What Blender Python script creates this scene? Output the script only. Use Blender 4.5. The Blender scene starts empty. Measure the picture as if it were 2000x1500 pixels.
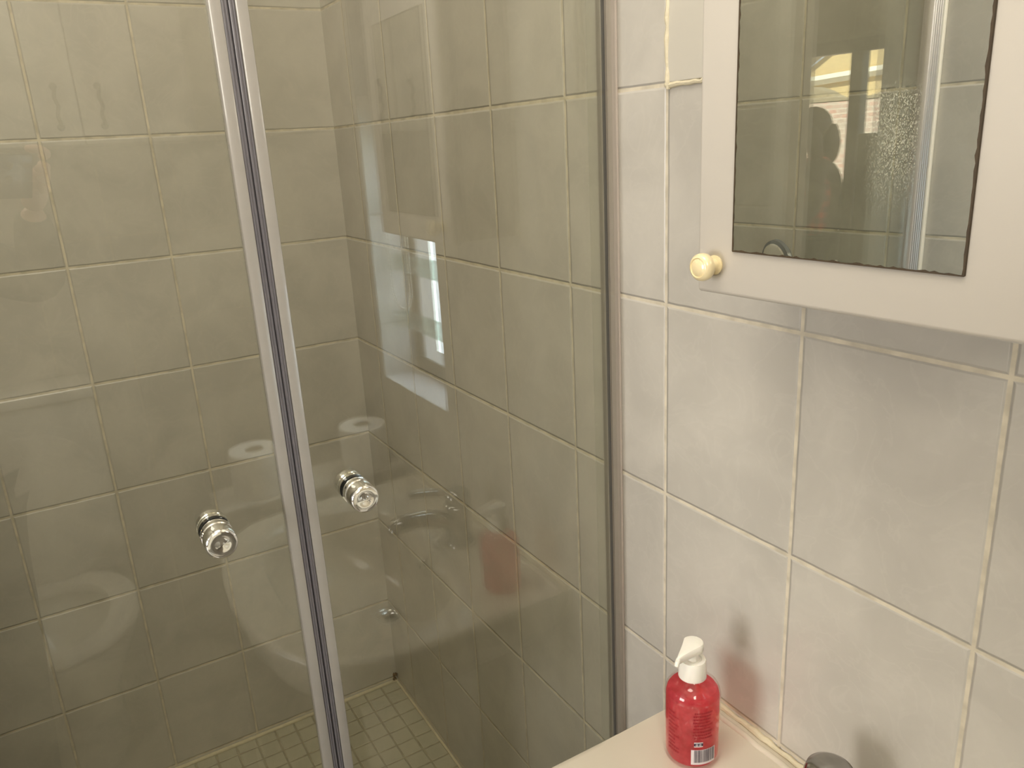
import bpy, bmesh, math, random
from mathutils import Vector, Matrix
random.seed(7)
sc = bpy.context.scene
COL = sc.collection
F = 1.555            # every coordinate below is measured from the second tile joint; the floor is F lower

# ------------------------------------------------------------------ camera
cd = bpy.data.cameras.new('camera'); cam = bpy.data.objects.new('camera', cd); COL.objects.link(cam)
cd.sensor_width = 36.0; cd.lens = 36.0 * 1534.36 / 2000.0; cd.clip_start = 0.002; cd.clip_end = 100
RM = Matrix(((0.51489978, -0.22651916, 0.82678128), (0.8556112, 0.19541071, -0.47931631), (-0.05298759, 0.95420319, 0.29442926)))
CP = Vector((0.90913551, -0.63183194, -0.05122888))
cam.matrix_world = Matrix.Translation(CP + Vector((0, 0, F))) @ RM.to_4x4()
sc.camera = cam

# ------------------------------------------------------------------ colour management, world, big lights
sc.view_settings.view_transform = 'Standard'
try: sc.view_settings.look = 'None'
except Exception: pass
sc.view_settings.gamma = 1.0; sc.view_settings.use_curve_mapping = False
sc.view_settings.exposure = -0.08
w = bpy.data.worlds.new('sky'); sc.world = w; w.use_nodes = True
bg = w.node_tree.nodes['Background']; bg.inputs[0].default_value = (0.80, 0.90, 1.0, 1); bg.inputs[1].default_value = 4.0

def light(name, kind, loc, energy, color, rot=(0, 0, 0), **k):
    l = bpy.data.lights.new(name, kind); l.energy = energy; l.color = color
    for a, v in k.items(): setattr(l, a, v)
    o = bpy.data.objects.new(name, l); o.location = (loc[0], loc[1], loc[2] + F); o.rotation_euler = rot
    COL.objects.link(o); return o
light('sun', 'SUN', (3, 3, 6), 28.0, (1.0, 0.93, 0.80), rot=(math.radians(-42), math.radians(-22), 0), angle=0.01)
light('ceiling_lamp_light', 'AREA', (0.60, -0.72, 1.18), 9.6, (1.0, 0.955, 0.87), shape='DISK', size=0.80)
light('shower_fill_light', 'AREA', (-0.06, -0.58, 1.20), 0.4, (1.0, 0.95, 0.85), shape='DISK', size=0.50)  # added fill light that lifts the dark shower
light('hall_fill_light', 'AREA', (0.96, -4.72, -0.20), 158.0, (1.0, 0.965, 0.93), rot=(math.radians(90), 0, 0), shape='RECTANGLE', size=2.0, size_y=1.6)  # added fill light reaching the basin wall through the doorway
light('high_fill_light', 'AREA', (1.83, -1.02, 0.74), 17.0, (1.0, 0.95, 0.84), rot=(0, math.radians(90), 0), shape='RECTANGLE', size=0.72, size_y=0.42)  # added fill light aimed across the room at the shower's far wall
light('window_daylight', 'AREA', (0.845, 0.14, -0.10), 11.0, (0.80, 0.90, 1.0), rot=(math.radians(-90), 0, 0), shape='RECTANGLE', size=0.33, size_y=0.85)

# ------------------------------------------------------------------ materials
def new_mat(name):
    m = bpy.data.materials.new(name); m.use_nodes = True
    return m, m.node_tree.nodes, m.node_tree.links
def mat(name, col, rough=0.5, metal=0.0, noise=0.0, nscale=20.0, spec=0.5, bump=0.0, bscale=60.0, coat=0.0, trans=0.0, sss=0.0):
    m, N, L = new_mat(name); b = N['Principled BSDF']
    b.inputs['Base Color'].default_value = (*col, 1); b.inputs['Roughness'].default_value = rough
    b.inputs['Metallic'].default_value = metal; b.inputs['Specular IOR Level'].default_value = spec
    b.inputs['Coat Weight'].default_value = coat; b.inputs['Transmission Weight'].default_value = trans
    if sss: b.inputs['Subsurface Weight'].default_value = sss; b.inputs['Subsurface Radius'].default_value = (0.01, 0.004, 0.002)
    t = N.new('ShaderNodeTexCoord')
    n = N.new('ShaderNodeTexNoise'); n.inputs['Scale'].default_value = nscale; n.inputs['Detail'].default_value = 4
    L.new(t.outputs['Object'], n.inputs['Vector'])
    mx = N.new('ShaderNodeMix'); mx.data_type = 'RGBA'; mx.blend_type = 'MIX'
    k = 1 - noise
    mx.inputs[6].default_value = (*col, 1); mx.inputs[7].default_value = (col[0]*k, col[1]*k, col[2]*k, 1)
    L.new(n.outputs['Fac'], mx.inputs[0]); L.new(mx.outputs[2], b.inputs['Base Color'])
    if bump:
        n2 = N.new('ShaderNodeTexNoise'); n2.inputs['Scale'].default_value = bscale; n2.inputs['Detail'].default_value = 3
        L.new(t.outputs['Object'], n2.inputs['Vector'])
        bp = N.new('ShaderNodeBump'); bp.inputs['Strength'].default_value = bump; bp.inputs['Distance'].default_value = 0.002
        L.new(n2.outputs['Fac'], bp.inputs['Height']); L.new(bp.outputs[0], b.inputs['Normal'])
    return m

def tile_mat(name, axes, u0, uw, v0, vw, gw, tile, grout, rough=0.32, vein=0.11, wob=0.0009):
    """ceramic tiles laid on world axes; a wobbling joint with a soft bump"""
    m, N, L = new_mat(name); b = N['Principled BSDF']
    g = N.new('ShaderNodeNewGeometry'); s = N.new('ShaderNodeSeparateXYZ'); L.new(g.outputs['Position'], s.inputs[0])
    def M(op, a, bb=None, c=None):
        n = N.new('ShaderNodeMath'); n.operation = op
        for i, v in enumerate((a, bb, c)):
            if v is None: continue
            if isinstance(v, (int, float)): n.inputs[i].default_value = v
            else: L.new(v, n.inputs[i])
        return n.outputs[0]
    def noise(scale, detail=3, out='Fac', dist=0.0):
        n = N.new('ShaderNodeTexNoise'); n.inputs['Scale'].default_value = scale; n.inputs['Detail'].default_value = detail
        n.inputs['Distortion'].default_value = dist
        L.new(g.outputs['Position'], n.inputs['Vector']); return n.outputs[out]
    nw = M('MULTIPLY', M('SUBTRACT', noise(28), 0.5), wob * 2)
    U = M('SUBTRACT', s.outputs[axes[0]], u0); V = M('SUBTRACT', s.outputs[axes[1]], v0)
    dU = M('PINGPONG', U, uw / 2); dV = M('PINGPONG', V, vw / 2)
    d = M('ADD', M('MINIMUM', dU, dV), nw)
    def ramp(x, a, bb):
        n = N.new('ShaderNodeMapRange'); n.interpolation_type = 'SMOOTHSTEP'
        n.inputs['From Min'].default_value = a; n.inputs['From Max'].default_value = bb
        L.new(x, n.inputs['Value']); return n.outputs['Result']
    mask = ramp(d, gw * 0.42, gw * 0.62)
    # per tile tint
    cu = M('FLOOR', M('DIVIDE', U, uw)); cv = M('FLOOR', M('DIVIDE', V, vw))
    wn = N.new('ShaderNodeTexWhiteNoise'); wn.noise_dimensions = '2D'
    cx = N.new('ShaderNodeCombineXYZ'); L.new(cu, cx.inputs[0]); L.new(cv, cx.inputs[1]); L.new(cx.outputs[0], wn.inputs['Vector'])
    cloud = noise(9, 5, dist=0.6); fine = noise(120, 4); veinn = noise(14, 6, dist=1.6)
    vm = ramp(M('ABSOLUTE', M('SUBTRACT', veinn, 0.5)), 0.0, 0.035)
    def mixc(f, a, bb, mode='MIX'):
        n = N.new('ShaderNodeMix'); n.data_type = 'RGBA'; n.blend_type = mode
        for i, v in ((0, f), (6, a), (7, bb)):
            if isinstance(v, (int, float)): n.inputs[i].default_value = v
            elif isinstance(v, tuple): n.inputs[i].default_value = (*v, 1)
            else: L.new(v, n.inputs[i])
        return n.outputs[2]
    lo = tuple(c * (1 - vein) for c in tile); hi = tuple(min(1, c * (1 + vein * 0.5)) for c in tile)
    c1 = mixc(ramp(cloud, 0.3, 0.7), lo, hi)
    c1 = mixc(M('MULTIPLY', fine, 0.35), c1, tuple(c * 0.86 for c in tile))
    c1 = mixc(M('MULTIPLY', M('SUBTRACT', 1.0, vm), 0.16), c1, tuple(min(1, c * 1.16) for c in tile))
    c1 = mixc(M('MULTIPLY', wn.outputs['Value'], 0.16), c1, tuple(c * 0.80 for c in tile))
    gc = mixc(ramp(noise(40, 4), 0.35, 0.7), grout, tuple(c * 0.74 for c in grout))
    L.new(mixc(mask, gc, c1), b.inputs['Base Color'])
    L.new(M('MULTIPLY_ADD', mask, rough - 0.8, 0.8), b.inputs['Roughness'])
    bp = N.new('ShaderNodeBump'); bp.inputs['Strength'].default_value = 0.9; bp.inputs['Distance'].default_value = 0.0016
    h = M('ADD', ramp(d, gw * 0.35, gw * 1.15), M('MULTIPLY', fine, 0.05))
    L.new(h, bp.inputs['Height']); L.new(bp.outputs[0], b.inputs['Normal'])
    return m

TW, TH = 0.2, 0.2489
TILE = (0.54, 0.51, 0.455); GROUT = (0.66, 0.595, 0.47)
M_tileR = tile_mat('tile_right', (0, 2), 0.0, TW, F, TH, 0.0042, TILE, GROUT)
M_tileL = tile_mat('tile_far', (1, 2), -0.394, TW, F, TH, 0.0042, TILE, GROUT)
M_tileE = tile_mat('tile_left', (0, 2), -0.137, TW, F, TH, 0.0042, TILE, GROUT)
M_tileO = tile_mat('tile_near', (1, 2), -0.06, TW, F, TH, 0.0042, TILE, GROUT)
M_sill = tile_mat('tile_sill', (0, 1), 0.70, 0.15, 0.0, 0.2, 0.003, (0.80, 0.80, 0.84), (0.6, 0.58, 0.55))  # sill tiles coloured paler and bluer in place of daylight on them
M_reveal = tile_mat('tile_reveal', (1, 2), -0.3, 0.5, F + 0.06, TH, 0.003, (0.60, 0.58, 0.55), (0.5, 0.46, 0.40))
M_mosaic = tile_mat('mosaic_floor', (1, 0), -0.052, 0.05, -0.89, 0.05, 0.0034, (0.50, 0.47, 0.36), (0.41, 0.37, 0.26), rough=0.4, wob=0.0012)
M_floor = tile_mat('floor_tile', (0, 1), 0.1, 0.3, 0.0, 0.3, 0.005, (0.42, 0.37, 0.30), (0.36, 0.31, 0.24))
M_paint = mat('cream_paint', (0.70, 0.66, 0.57), 0.6, noise=0.08, nscale=8, bump=0.15, bscale=90)
M_ceil = mat('ceiling_paint', (0.80, 0.77, 0.71), 0.8, noise=0.05)
M_caulk = mat('yellowed_filler', (0.80, 0.72, 0.52), 0.7, noise=0.3, nscale=60, bump=0.8, bscale=140)
M_cabinet = mat('cream_cabinet', (0.55, 0.512, 0.455), 0.45, noise=0.05, nscale=10)
M_white = mat('white_gloss', (0.76, 0.72, 0.64), 0.35, noise=0.04)
M_ceramic = mat('ivory_ceramic', (0.66, 0.605, 0.50), 0.12, noise=0.03, coat=0.4)
M_toilet = mat('white_ceramic', (0.80, 0.78, 0.72), 0.12, noise=0.03, coat=0.4)
M_chrome = mat('chrome', (0.86, 0.86, 0.85), 0.06, metal=1.0, noise=0.02)
M_tap = mat('worn_chrome', (0.42, 0.41, 0.39), 0.16, metal=1.0, noise=0.25, nscale=60)
M_alu = mat('aluminium', (0.62, 0.60, 0.60), 0.32, metal=1.0, noise=0.08, nscale=200)
M_sealL = mat('pale_seal', (0.33, 0.31, 0.285), 0.25, noise=0.10, nscale=50, coat=0.3)
M_sealD = mat('grey_seal', (0.17, 0.16, 0.175), 0.25, noise=0.2, nscale=50)
M_black = mat('black_rubber', (0.02, 0.02, 0.02), 0.5)
M_darkline = mat('dark_gasket', (0.075, 0.07, 0.065), 0.5)
M_cream_knob = mat('cream_porcelain', (0.80, 0.68, 0.42), 0.22, noise=0.06, coat=0.5)
M_mirror = mat('mirror_silver', (0.90, 0.92, 0.89), 0.0, metal=1.0)
M_mirror_edge = mat('mirror_edge', (0.07, 0.045, 0.02), 0.5, noise=0.5, nscale=150)
M_plastic = mat('white_plastic', (0.86, 0.83, 0.76), 0.30, noise=0.02, sss=0.1)
M_label = mat('label_white', (0.72, 0.66, 0.68), 0.4, noise=0.05)
M_bars = mat('label_print', (0.03, 0.02, 0.05), 0.5)
M_redprint = mat('red_print', (0.26, 0.008, 0.02), 0.5)
M_frame = mat('bronze_frame', (0.10, 0.09, 0.075), 0.4, noise=0.1)
M_hall = mat('hall_wall', (0.30, 0.27, 0.23), 0.7, noise=0.08, nscale=5)
M_bead = mat('bead_chain', (0.80, 0.76, 0.66), 0.4)
M_grey = mat('dark_grey_plastic', (0.10, 0.11, 0.12), 0.25, noise=0.1)
M_bronze = mat('aged_bronze', (0.13, 0.10, 0.07), 0.4, metal=0.6, noise=0.3, nscale=80)
M_paper = mat('paper', (0.84, 0.81, 0.76), 0.9, noise=0.08, nscale=60, bump=0.3)
M_skin = mat('skin', (0.84, 0.56, 0.43), 0.5, noise=0.12, nscale=30, sss=0.08)
M_hair = mat('hair_brown', (0.045, 0.03, 0.02), 0.6, noise=0.4, nscale=80)
M_hair2 = mat('hair_grey', (0.12, 0.10, 0.08), 0.6, noise=0.4, nscale=80)
M_jumper = mat('dark_jumper', (0.055, 0.052, 0.045), 0.9, noise=0.3, nscale=200, bump=0.5, bscale=300)
M_trouser = mat('dark_trousers', (0.07, 0.068, 0.06), 0.85, noise=0.2, nscale=200)
M_shoe = mat('shoe', (0.05, 0.04, 0.035), 0.5)
M_phone = mat('phone_case', (0.025, 0.025, 0.028), 0.25)
M_lens = mat('lens_glass', (0.01, 0.01, 0.02), 0.03, coat=1.0)
M_creamwall = mat('outside_render', (0.80, 0.62, 0.32), 0.9, noise=0.1, nscale=3)
M_fascia = mat('fascia', (0.90, 0.88, 0.76), 0.6)
M_roof = mat('roof_sheet', (0.42, 0.34, 0.22), 0.7, noise=0.2)
M_concrete = mat('concrete', (0.62, 0.58, 0.52), 0.9, noise=0.2, nscale=6)
M_rust = mat('rust_stain', (0.20, 0.11, 0.03), 0.8, noise=0.6, nscale=300)
M_lampglass, N_, L_ = new_mat('lamp_opal')
b_ = N_['Principled BSDF']; b_.inputs['Base Color'].default_value = (0.9, 0.88, 0.8, 1); b_.inputs['Emission Color'].default_value = (1, .9, .75, 1); b_.inputs['Emission Strength'].default_value = 4

def glass_mat(name, tint, f0=0.05, rough=0.0, scum=0.0):
    m, N, L = new_mat(name); N.remove(N['Principled BSDF']); out = N['Material Output']
    g = N.new('ShaderNodeNewGeometry'); dp = N.new('ShaderNodeVectorMath'); dp.operation = 'DOT_PRODUCT'
    L.new(g.outputs['Incoming'], dp.inputs[0]); L.new(g.outputs['Normal'], dp.inputs[1])
    def M(op, a, bb=None):
        n = N.new('ShaderNodeMath'); n.operation = op
        for i, v in enumerate((a, bb)):
            if v is None: continue
            if isinstance(v, (int, float)): n.inputs[i].default_value = v
            else: L.new(v, n.inputs[i])
        return n.outputs[0]
    c = M('ABSOLUTE', dp.outputs['Value'])
    fr = M('ADD', M('MULTIPLY', M('POWER', M('SUBTRACT', 1.0, c), 5.0), 1 - f0), f0)
    t = N.new('ShaderNodeBsdfTransparent'); t.inputs[0].default_value = (*tint, 1)
    gl = N.new('ShaderNodeBsdfGlossy'); gl.inputs['Roughness'].default_value = rough; gl.inputs[0].default_value = (1, 1, 1, 1)
    mx = N.new('ShaderNodeMixShader'); L.new(fr, mx.inputs[0]); L.new(t.outputs[0], mx.inputs[1]); L.new(gl.outputs[0], mx.inputs[2])
    last = mx.outputs[0]
    if scum:
        n1 = N.new('ShaderNodeTexNoise'); n1.inputs['Scale'].default_value = 330; n1.inputs['Detail'].default_value = 5
        L.new(g.outputs['Position'], n1.inputs['Vector'])
        s = N.new('ShaderNodeSeparateXYZ'); L.new(g.outputs['Position'], s.inputs[0])
        def mr(x, a, bb, inv=False):
            n = N.new('ShaderNodeMapRange'); n.interpolation_type = 'SMOOTHSTEP'
            n.inputs['From Min'].default_value = a; n.inputs['From Max'].default_value = bb
            if inv: n.inputs['To Min'].default_value = 1; n.inputs['To Max'].default_value = 0
            L.new(x, n.inputs['Value']); return n.outputs['Result']
        area = M('MULTIPLY', mr(M('MULTIPLY', s.outputs[1], -1.0), 0.76, 0.84), M('MULTIPLY', mr(s.outputs[2], F - 0.24, F - 0.10), mr(s.outputs[2], F - 0.02, F + 0.02, True)))
        spots = mr(n1.outputs['Fac'], 0.54, 0.60)
        fac = M('MULTIPLY', M('MULTIPLY', area, spots), scum)
        df = N.new('ShaderNodeBsdfDiffuse'); df.inputs[0].default_value = (0.85, 0.82, 0.7, 1)
        m2 = N.new('ShaderNodeMixShader'); L.new(fac, m2.inputs[0]); L.new(last, m2.inputs[1]); L.new(df.outputs[0], m2.inputs[2]); last = m2.outputs[0]
    L.new(last, out.inputs['Surface'])
    return m
M_glass = glass_mat('door_glass', (0.96, 0.965, 0.925), 0.058, scum=0.35)
M_pane = glass_mat('window_glass', (0.95, 0.97, 0.96), 0.05)
M_louvre = glass_mat('louvre_glass', (0.72, 0.80, 0.76), 0.08)
M_clear = glass_mat('clear_plastic', (0.93, 0.93, 0.91), 0.06, rough=0.1)
M_shell = glass_mat('bottle_shell', (0.98, 0.96, 0.96), 0.05, rough=0.03)
def liquid():
    m, N, L = new_mat('red_liquid'); N.remove(N['Principled BSDF']); out = N['Material Output']
    t = N.new('ShaderNodeBsdfTransparent'); t.inputs[0].default_value = (0.97, 0.30, 0.33, 1)
    d = N.new('ShaderNodeBsdfDiffuse'); d.inputs[0].default_value = (0.74, 0.12, 0.16, 1)
    tl = N.new('ShaderNodeBsdfTranslucent'); tl.inputs[0].default_value = (0.97, 0.20, 0.25, 1)
    n = N.new('ShaderNodeTexNoise'); n.inputs['Scale'].default_value = 55; n.inputs['Detail'].default_value = 3
    tc = N.new('ShaderNodeTexCoord'); L.new(tc.outputs['Object'], n.inputs['Vector'])
    a = N.new('ShaderNodeMixShader'); a.inputs[0].default_value = 0.5; L.new(d.outputs[0], a.inputs[1]); L.new(tl.outputs[0], a.inputs[2])
    mr = N.new('ShaderNodeMapRange'); mr.inputs['To Min'].default_value = 0.30; mr.inputs['To Max'].default_value = 0.62
    mr.inputs['From Min'].default_value = 0.3; mr.inputs['From Max'].default_value = 0.7; L.new(n.outputs['Fac'], mr.inputs['Value'])
    bmx = N.new('ShaderNodeMixShader'); L.new(mr.outputs[0], bmx.inputs[0]); L.new(t.outputs[0], bmx.inputs[1]); L.new(a.outputs[0], bmx.inputs[2])
    L.new(bmx.outputs[0], out.inputs['Surface']); return m
M_liquid = liquid()
def plaid():
    m, N, L = new_mat('plaid_shirt'); b = N['Principled BSDF']; b.inputs['Roughness'].default_value = 0.9
    t = N.new('ShaderNodeTexCoord'); s = N.new('ShaderNodeSeparateXYZ'); L.new(t.outputs['Object'], s.inputs[0])
    def M(op, a, bb=None):
        n = N.new('ShaderNodeMath'); n.operation = op
        for i, v in enumerate((a, bb)):
            if v is None: continue
            if isinstance(v, (int, float)): n.inputs[i].default_value = v
            else: L.new(v, n.inputs[i])
        return n.outputs[0]
    a = M('GREATER_THAN', M('PINGPONG', M('ADD', s.outputs[0], s.outputs[1]), 0.035), 0.018)
    c = M('GREATER_THAN', M('PINGPONG', s.outputs[2], 0.035), 0.018)
    f = M('MULTIPLY', M('ADD', a, c), 0.5)
    r = N.new('ShaderNodeValToRGB'); r.color_ramp.elements[0].color = (0.05, 0.07, 0.12, 1); r.color_ramp.elements[1].color = (0.85, 0.10, 0.07, 1)
    e = r.color_ramp.elements.new(0.5); e.color = (0.40, 0.10, 0.12, 1)
    L.new(f, r.inputs[0]); L.new(r.outputs[0], b.inputs['Base Color']); return m
M_plaid = plaid()
def brick():
    m, N, L = new_mat('pink_block_wall'); b = N['Principled BSDF']; b.inputs['Roughness'].default_value = 0.9
    t = N.new('ShaderNodeTexCoord'); mp = N.new('ShaderNodeMapping'); mp.inputs['Rotation'].default_value = (math.radians(90), 0, 0)
    L.new(t.outputs['Object'], mp.inputs[0])
    k = N.new('ShaderNodeTexBrick'); k.inputs['Scale'].default_value = 4.5; k.inputs['Mortar Size'].default_value = 0.03
    k.inputs['Color1'].default_value = (0.72, 0.42, 0.34, 1); k.inputs['Color2'].default_value = (0.60, 0.50, 0.42, 1); k.inputs['Mortar'].default_value = (0.80, 0.70, 0.58, 1)
    L.new(mp.outputs[0], k.inputs['Vector']); L.new(k.outputs['Color'], b.inputs['Base Color']); return m
M_brick = brick()
M_eye = mat('eye', (.35, .33, .30), .2, noise=.5, nscale=60)
M_leaf = mat('leaf', (0.16, 0.34, 0.06), 0.5, noise=0.4, nscale=10)

# ------------------------------------------------------------------ mesh helpers (coordinates in the joint frame; F is added when linking)
def tag(o, label=None, cat=None, group=None, kind=None):
    if label: o['label'] = label
    if cat: o['category'] = cat
    if group: o['group'] = group
    if kind: o['kind'] = kind
    return o
def thing(name, base, label, cat, group=None):
    o = bpy.data.objects.new(name, None); COL.objects.link(o); o.empty_display_size = 0.05
    o.location = (base[0], base[1], base[2] + F); o['_b'] = list(base)
    return tag(o, label, cat, group)
def base_of(p):
    b = Vector((0, 0, 0))
    while p is not None:
        b += Vector(p.location); p = p.parent
    return b
def obj(name, bm, m, parent=None, smooth=True, base=None, label=None):
    """link a bmesh built in joint-frame coordinates as one object"""
    if base is None:
        if parent is not None: base = base_of(parent) - Vector((0, 0, F))
        else:
            cs = [v.co for v in bm.verts]
            base = Vector(((min(c.x for c in cs) + max(c.x for c in cs)) / 2, (min(c.y for c in cs) + max(c.y for c in cs)) / 2, min(c.z for c in cs)))
    base = Vector(base)
    for v in bm.verts: v.co -= base
    bmesh.ops.recalc_face_normals(bm, faces=bm.faces)
    me = bpy.data.meshes.new(name); bm.to_mesh(me); bm.free()
    for mm in (m if isinstance(m, (list, tuple)) else [m]): me.materials.append(mm)
    if smooth:
        for p in me.polygons: p.use_smooth = True
        try: me.set_sharp_from_angle(angle=math.radians(38))
        except Exception: pass
    o = bpy.data.objects.new(name, me); COL.objects.link(o)
    if parent is not None: o.parent = parent
    else: o.location = base + Vector((0, 0, F))
    if label: o['label'] = label
    return o
def BM(): return bmesh.new()
def box(bm, x0, x1, y0, y1, z0, z1, bev=0.0, mi=0, seg=2):
    vs = [bm.verts.new((x, y, z)) for x in (x0, x1) for y in (y0, y1) for z in (z0, z1)]
    fs = [bm.faces.new([vs[i] for i in q]) for q in ((0, 1, 3, 2), (4, 6, 7, 5), (0, 4, 5, 1), (2, 3, 7, 6), (0, 2, 6, 4), (1, 5, 7, 3))]
    for f in fs: f.material_index = mi
    bmesh.ops.recalc_face_normals(bm, faces=fs)
    if bev:
        es = list({e for f in fs for e in f.edges})
        r = bmesh.ops.bevel(bm, geom=es, offset=bev, segments=seg, affect='EDGES', profile=0.5)
        for f in r['faces']: f.material_index = mi
    return bm
def frame_of(axis):
    a = Vector(axis).normalized(); t = Vector((0, 0, 1)) if abs(a.z) < 0.9 else Vector((1, 0, 0))
    u = a.cross(t).normalized(); v = a.cross(u).normalized(); return a, u, v
def lathe(bm, prof, c, axis=(0, 0, 1), seg=32, sx=1.0, sy=1.0, mi=0, cap=True):
    a, u, v = frame_of(axis); c = Vector(c); rings = []
    for t, r in prof:
        if r < 1e-6: rings.append([bm.verts.new(c + a * t)])
        else: rings.append([bm.verts.new(c + a * t + u * (r * sx * math.cos(2 * math.pi * i / seg)) + v * (r * sy * math.sin(2 * math.pi * i / seg))) for i in range(seg)])
    for A, B in zip(rings, rings[1:]):
        for i in range(seg):
            j = (i + 1) % seg
            q = [A[i % len(A)], A[j % len(A)], B[j % len(B)], B[i % len(B)]]
            q2 = []
            for x in q:
                if x not in q2: q2.append(x)
            if len(q2) > 2:
                f = bm.faces.new(q2); f.material_index = mi
    if cap:
        for R in (rings[0], rings[-1]):
            if len(R) > 2:
                try: f = bm.faces.new(R); f.material_index = mi
                except Exception: pass
    return bm
def tube(bm, pts, r, seg=10, mi=0, closed=False):
    pts = [Vector(p) for p in pts]; n = len(pts); rs = r if isinstance(r, (list, tuple)) else [r] * n
    rings = []; prev = None
    for i, p in enumerate(pts):
        if closed: d = pts[(i + 1) % n] - pts[i - 1]
        else: d = pts[min(i + 1, n - 1)] - pts[max(i - 1, 0)]
        d.normalize()
        if prev is None: _, u, v = frame_of(d)
        else:
            u = prev - d * prev.dot(d); u.normalize(); v = d.cross(u)
        prev = u
        rings.append([bm.verts.new(p + (u * math.cos(2 * math.pi * k / seg) + v * math.sin(2 * math.pi * k / seg)) * rs[i]) for k in range(seg)])
    pairs = list(zip(rings, rings[1:])) + ([(rings[-1], rings[0])] if closed else [])
    for A, B in pairs:
        for k in range(seg):
            f = bm.faces.new([A[k], A[(k + 1) % seg], B[(k + 1) % seg], B[k]]); f.material_index = mi
    if not closed:
        for R in (rings[0], rings[-1]): f = bm.faces.new(R); f.material_index = mi
    return bm
def sphere(bm, c, r, su=16, sv=10, sc_=(1, 1, 1)):
    m = Matrix.Translation(Vector(c)) @ Matrix.Diagonal((r * sc_[0], r * sc_[1], r * sc_[2], 1))
    bmesh.ops.create_uvsphere(bm, u_segments=su, v_segments=sv, radius=1, matrix=m); return bm
def catmull(P, n=6):
    P = [Vector(p) for p in P]; out = []
    for i in range(len(P) - 1):
        p0 = P[max(i - 1, 0)]; p1 = P[i]; p2 = P[i + 1]; p3 = P[min(i + 2, len(P) - 1)]
        for k in range(n):
            t = k / n
            out.append(0.5 * ((2 * p1) + (p2 - p0) * t + (2 * p0 - 5 * p1 + 4 * p2 - p3) * t * t + (3 * p1 - p0 - 3 * p2 + p3) * t ** 3))
    out.append(P[-1]); return out
def struct(name, bm, m, smooth=False, label=None):
    return tag(obj(name, bm, m, smooth=smooth), label=label, kind='structure')

# ------------------------------------------------------------------ the room
FZ = -F; SF = -1.505; CZ = 1.25; XO = 1.85; YE = -0.96; YB = -1.30; XL = -0.9316
WX0, WX1, WZ0, WZ1 = 0.68, 1.015, -0.565, 0.30
bm = BM()
T = 0.105
for (x0, x1, z0, z1) in ((XL - T, WX0, FZ - 0.1, CZ), (WX1, XO + T, FZ - 0.1, CZ), (WX0, WX1, FZ - 0.1, WZ0), (WX0, WX1, WZ1, CZ)):
    box(bm, x0, x1, 0, T, z0, z1)
struct('wall_right', bm, M_tileR, label='tiled wall behind the basin and shower, grey beige tiles with cream joints')
bm = BM(); box(bm, XL - T, XL, YE - T, 0, FZ - 0.1, CZ); struct('wall_far', bm, M_tileL, label='tiled far wall of the shower')
bm = BM()
box(bm, XL - T, 0.218, YE - 0.46, YE, FZ - 0.1, CZ)                   # shower side wall and its nib
struct('wall_left', bm, M_tileE, label='tiled side wall of the shower seen in the mirror')
bm = BM()
box(bm, 0.70, XO + T, YB - 0.12, YB, FZ - 0.1, CZ)
box(bm, 0.218, 0.70, YB - 0.12, YB, 0.52, CZ)
struct('wall_left', bm, M_tileE)
bm = BM(); box(bm, XO, XO + T, YB, 0, FZ - 0.1, CZ); struct('wall_near', bm, M_tileO, label='tiled wall opposite the shower')
bm = BM(); box(bm, XO - 0.006, XO, YB, 0, -0.002, CZ); struct('trim_1', bm, M_paint, label='cream paint above the tiles opposite the shower')
# painted plaster above the joint on the basin wall, with its yellowed filler line
bm = BM(); box(bm, 0.203, WX0, -0.004, 0.0, 0.002, CZ, 0.0015); box(bm, WX0, WX1, -0.004, 0.0, WZ1, CZ); box(bm, WX1, XO - 0.006, -0.004, 0.0, 0.002, CZ)
struct('trim_2', bm, M_paint, smooth=True, label='cream painted plaster beside and behind the mirror cabinet')
bm = BM()
def wob(p0, p1, r, n=40):
    p0 = Vector(p0); p1 = Vector(p1)
    return [p0.lerp(p1, i / n) + Vector((random.uniform(-1, 1) * r * .3, 0, random.uniform(-1, 1) * r * .3)) for i in range(n + 1)], [r * random.uniform(.6, 1.2) for _ in range(n + 1)]
P, R_ = wob((0.204, -0.0015, -0.004), (0.204, -0.0015, CZ - 0.01), 0.0042, 120); tube(bm, P, R_, 8)
P, R_ = wob((0.200, -0.001, 0.0), (0.67, -0.001, 0.0), 0.0034, 70); tube(bm, P, R_, 8)
sphere(bm, (0.203, -0.001, 0.0), 0.0045)
struct('trim_3', bm, M_caulk, smooth=True, label='rough yellowed filler line around the painted plaster')
bm = BM(); box(bm, XL - T, XO + T, YB - 0.12, T, FZ - 0.1, FZ); struct('floor', bm, M_floor, label='beige floor tiles')
bm = BM(); box(bm, XL, 0.10, YE, 0, FZ, SF); struct('floor', bm, M_mosaic, label='small pale mosaic tiles of the shower floor')
bm = BM(); box(bm, 0.10, 0.16, YE, 0, FZ, SF + 0.035, 0.006); struct('trim_4', bm, M_tileO, label='tiled kerb under the shower doors')
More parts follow.
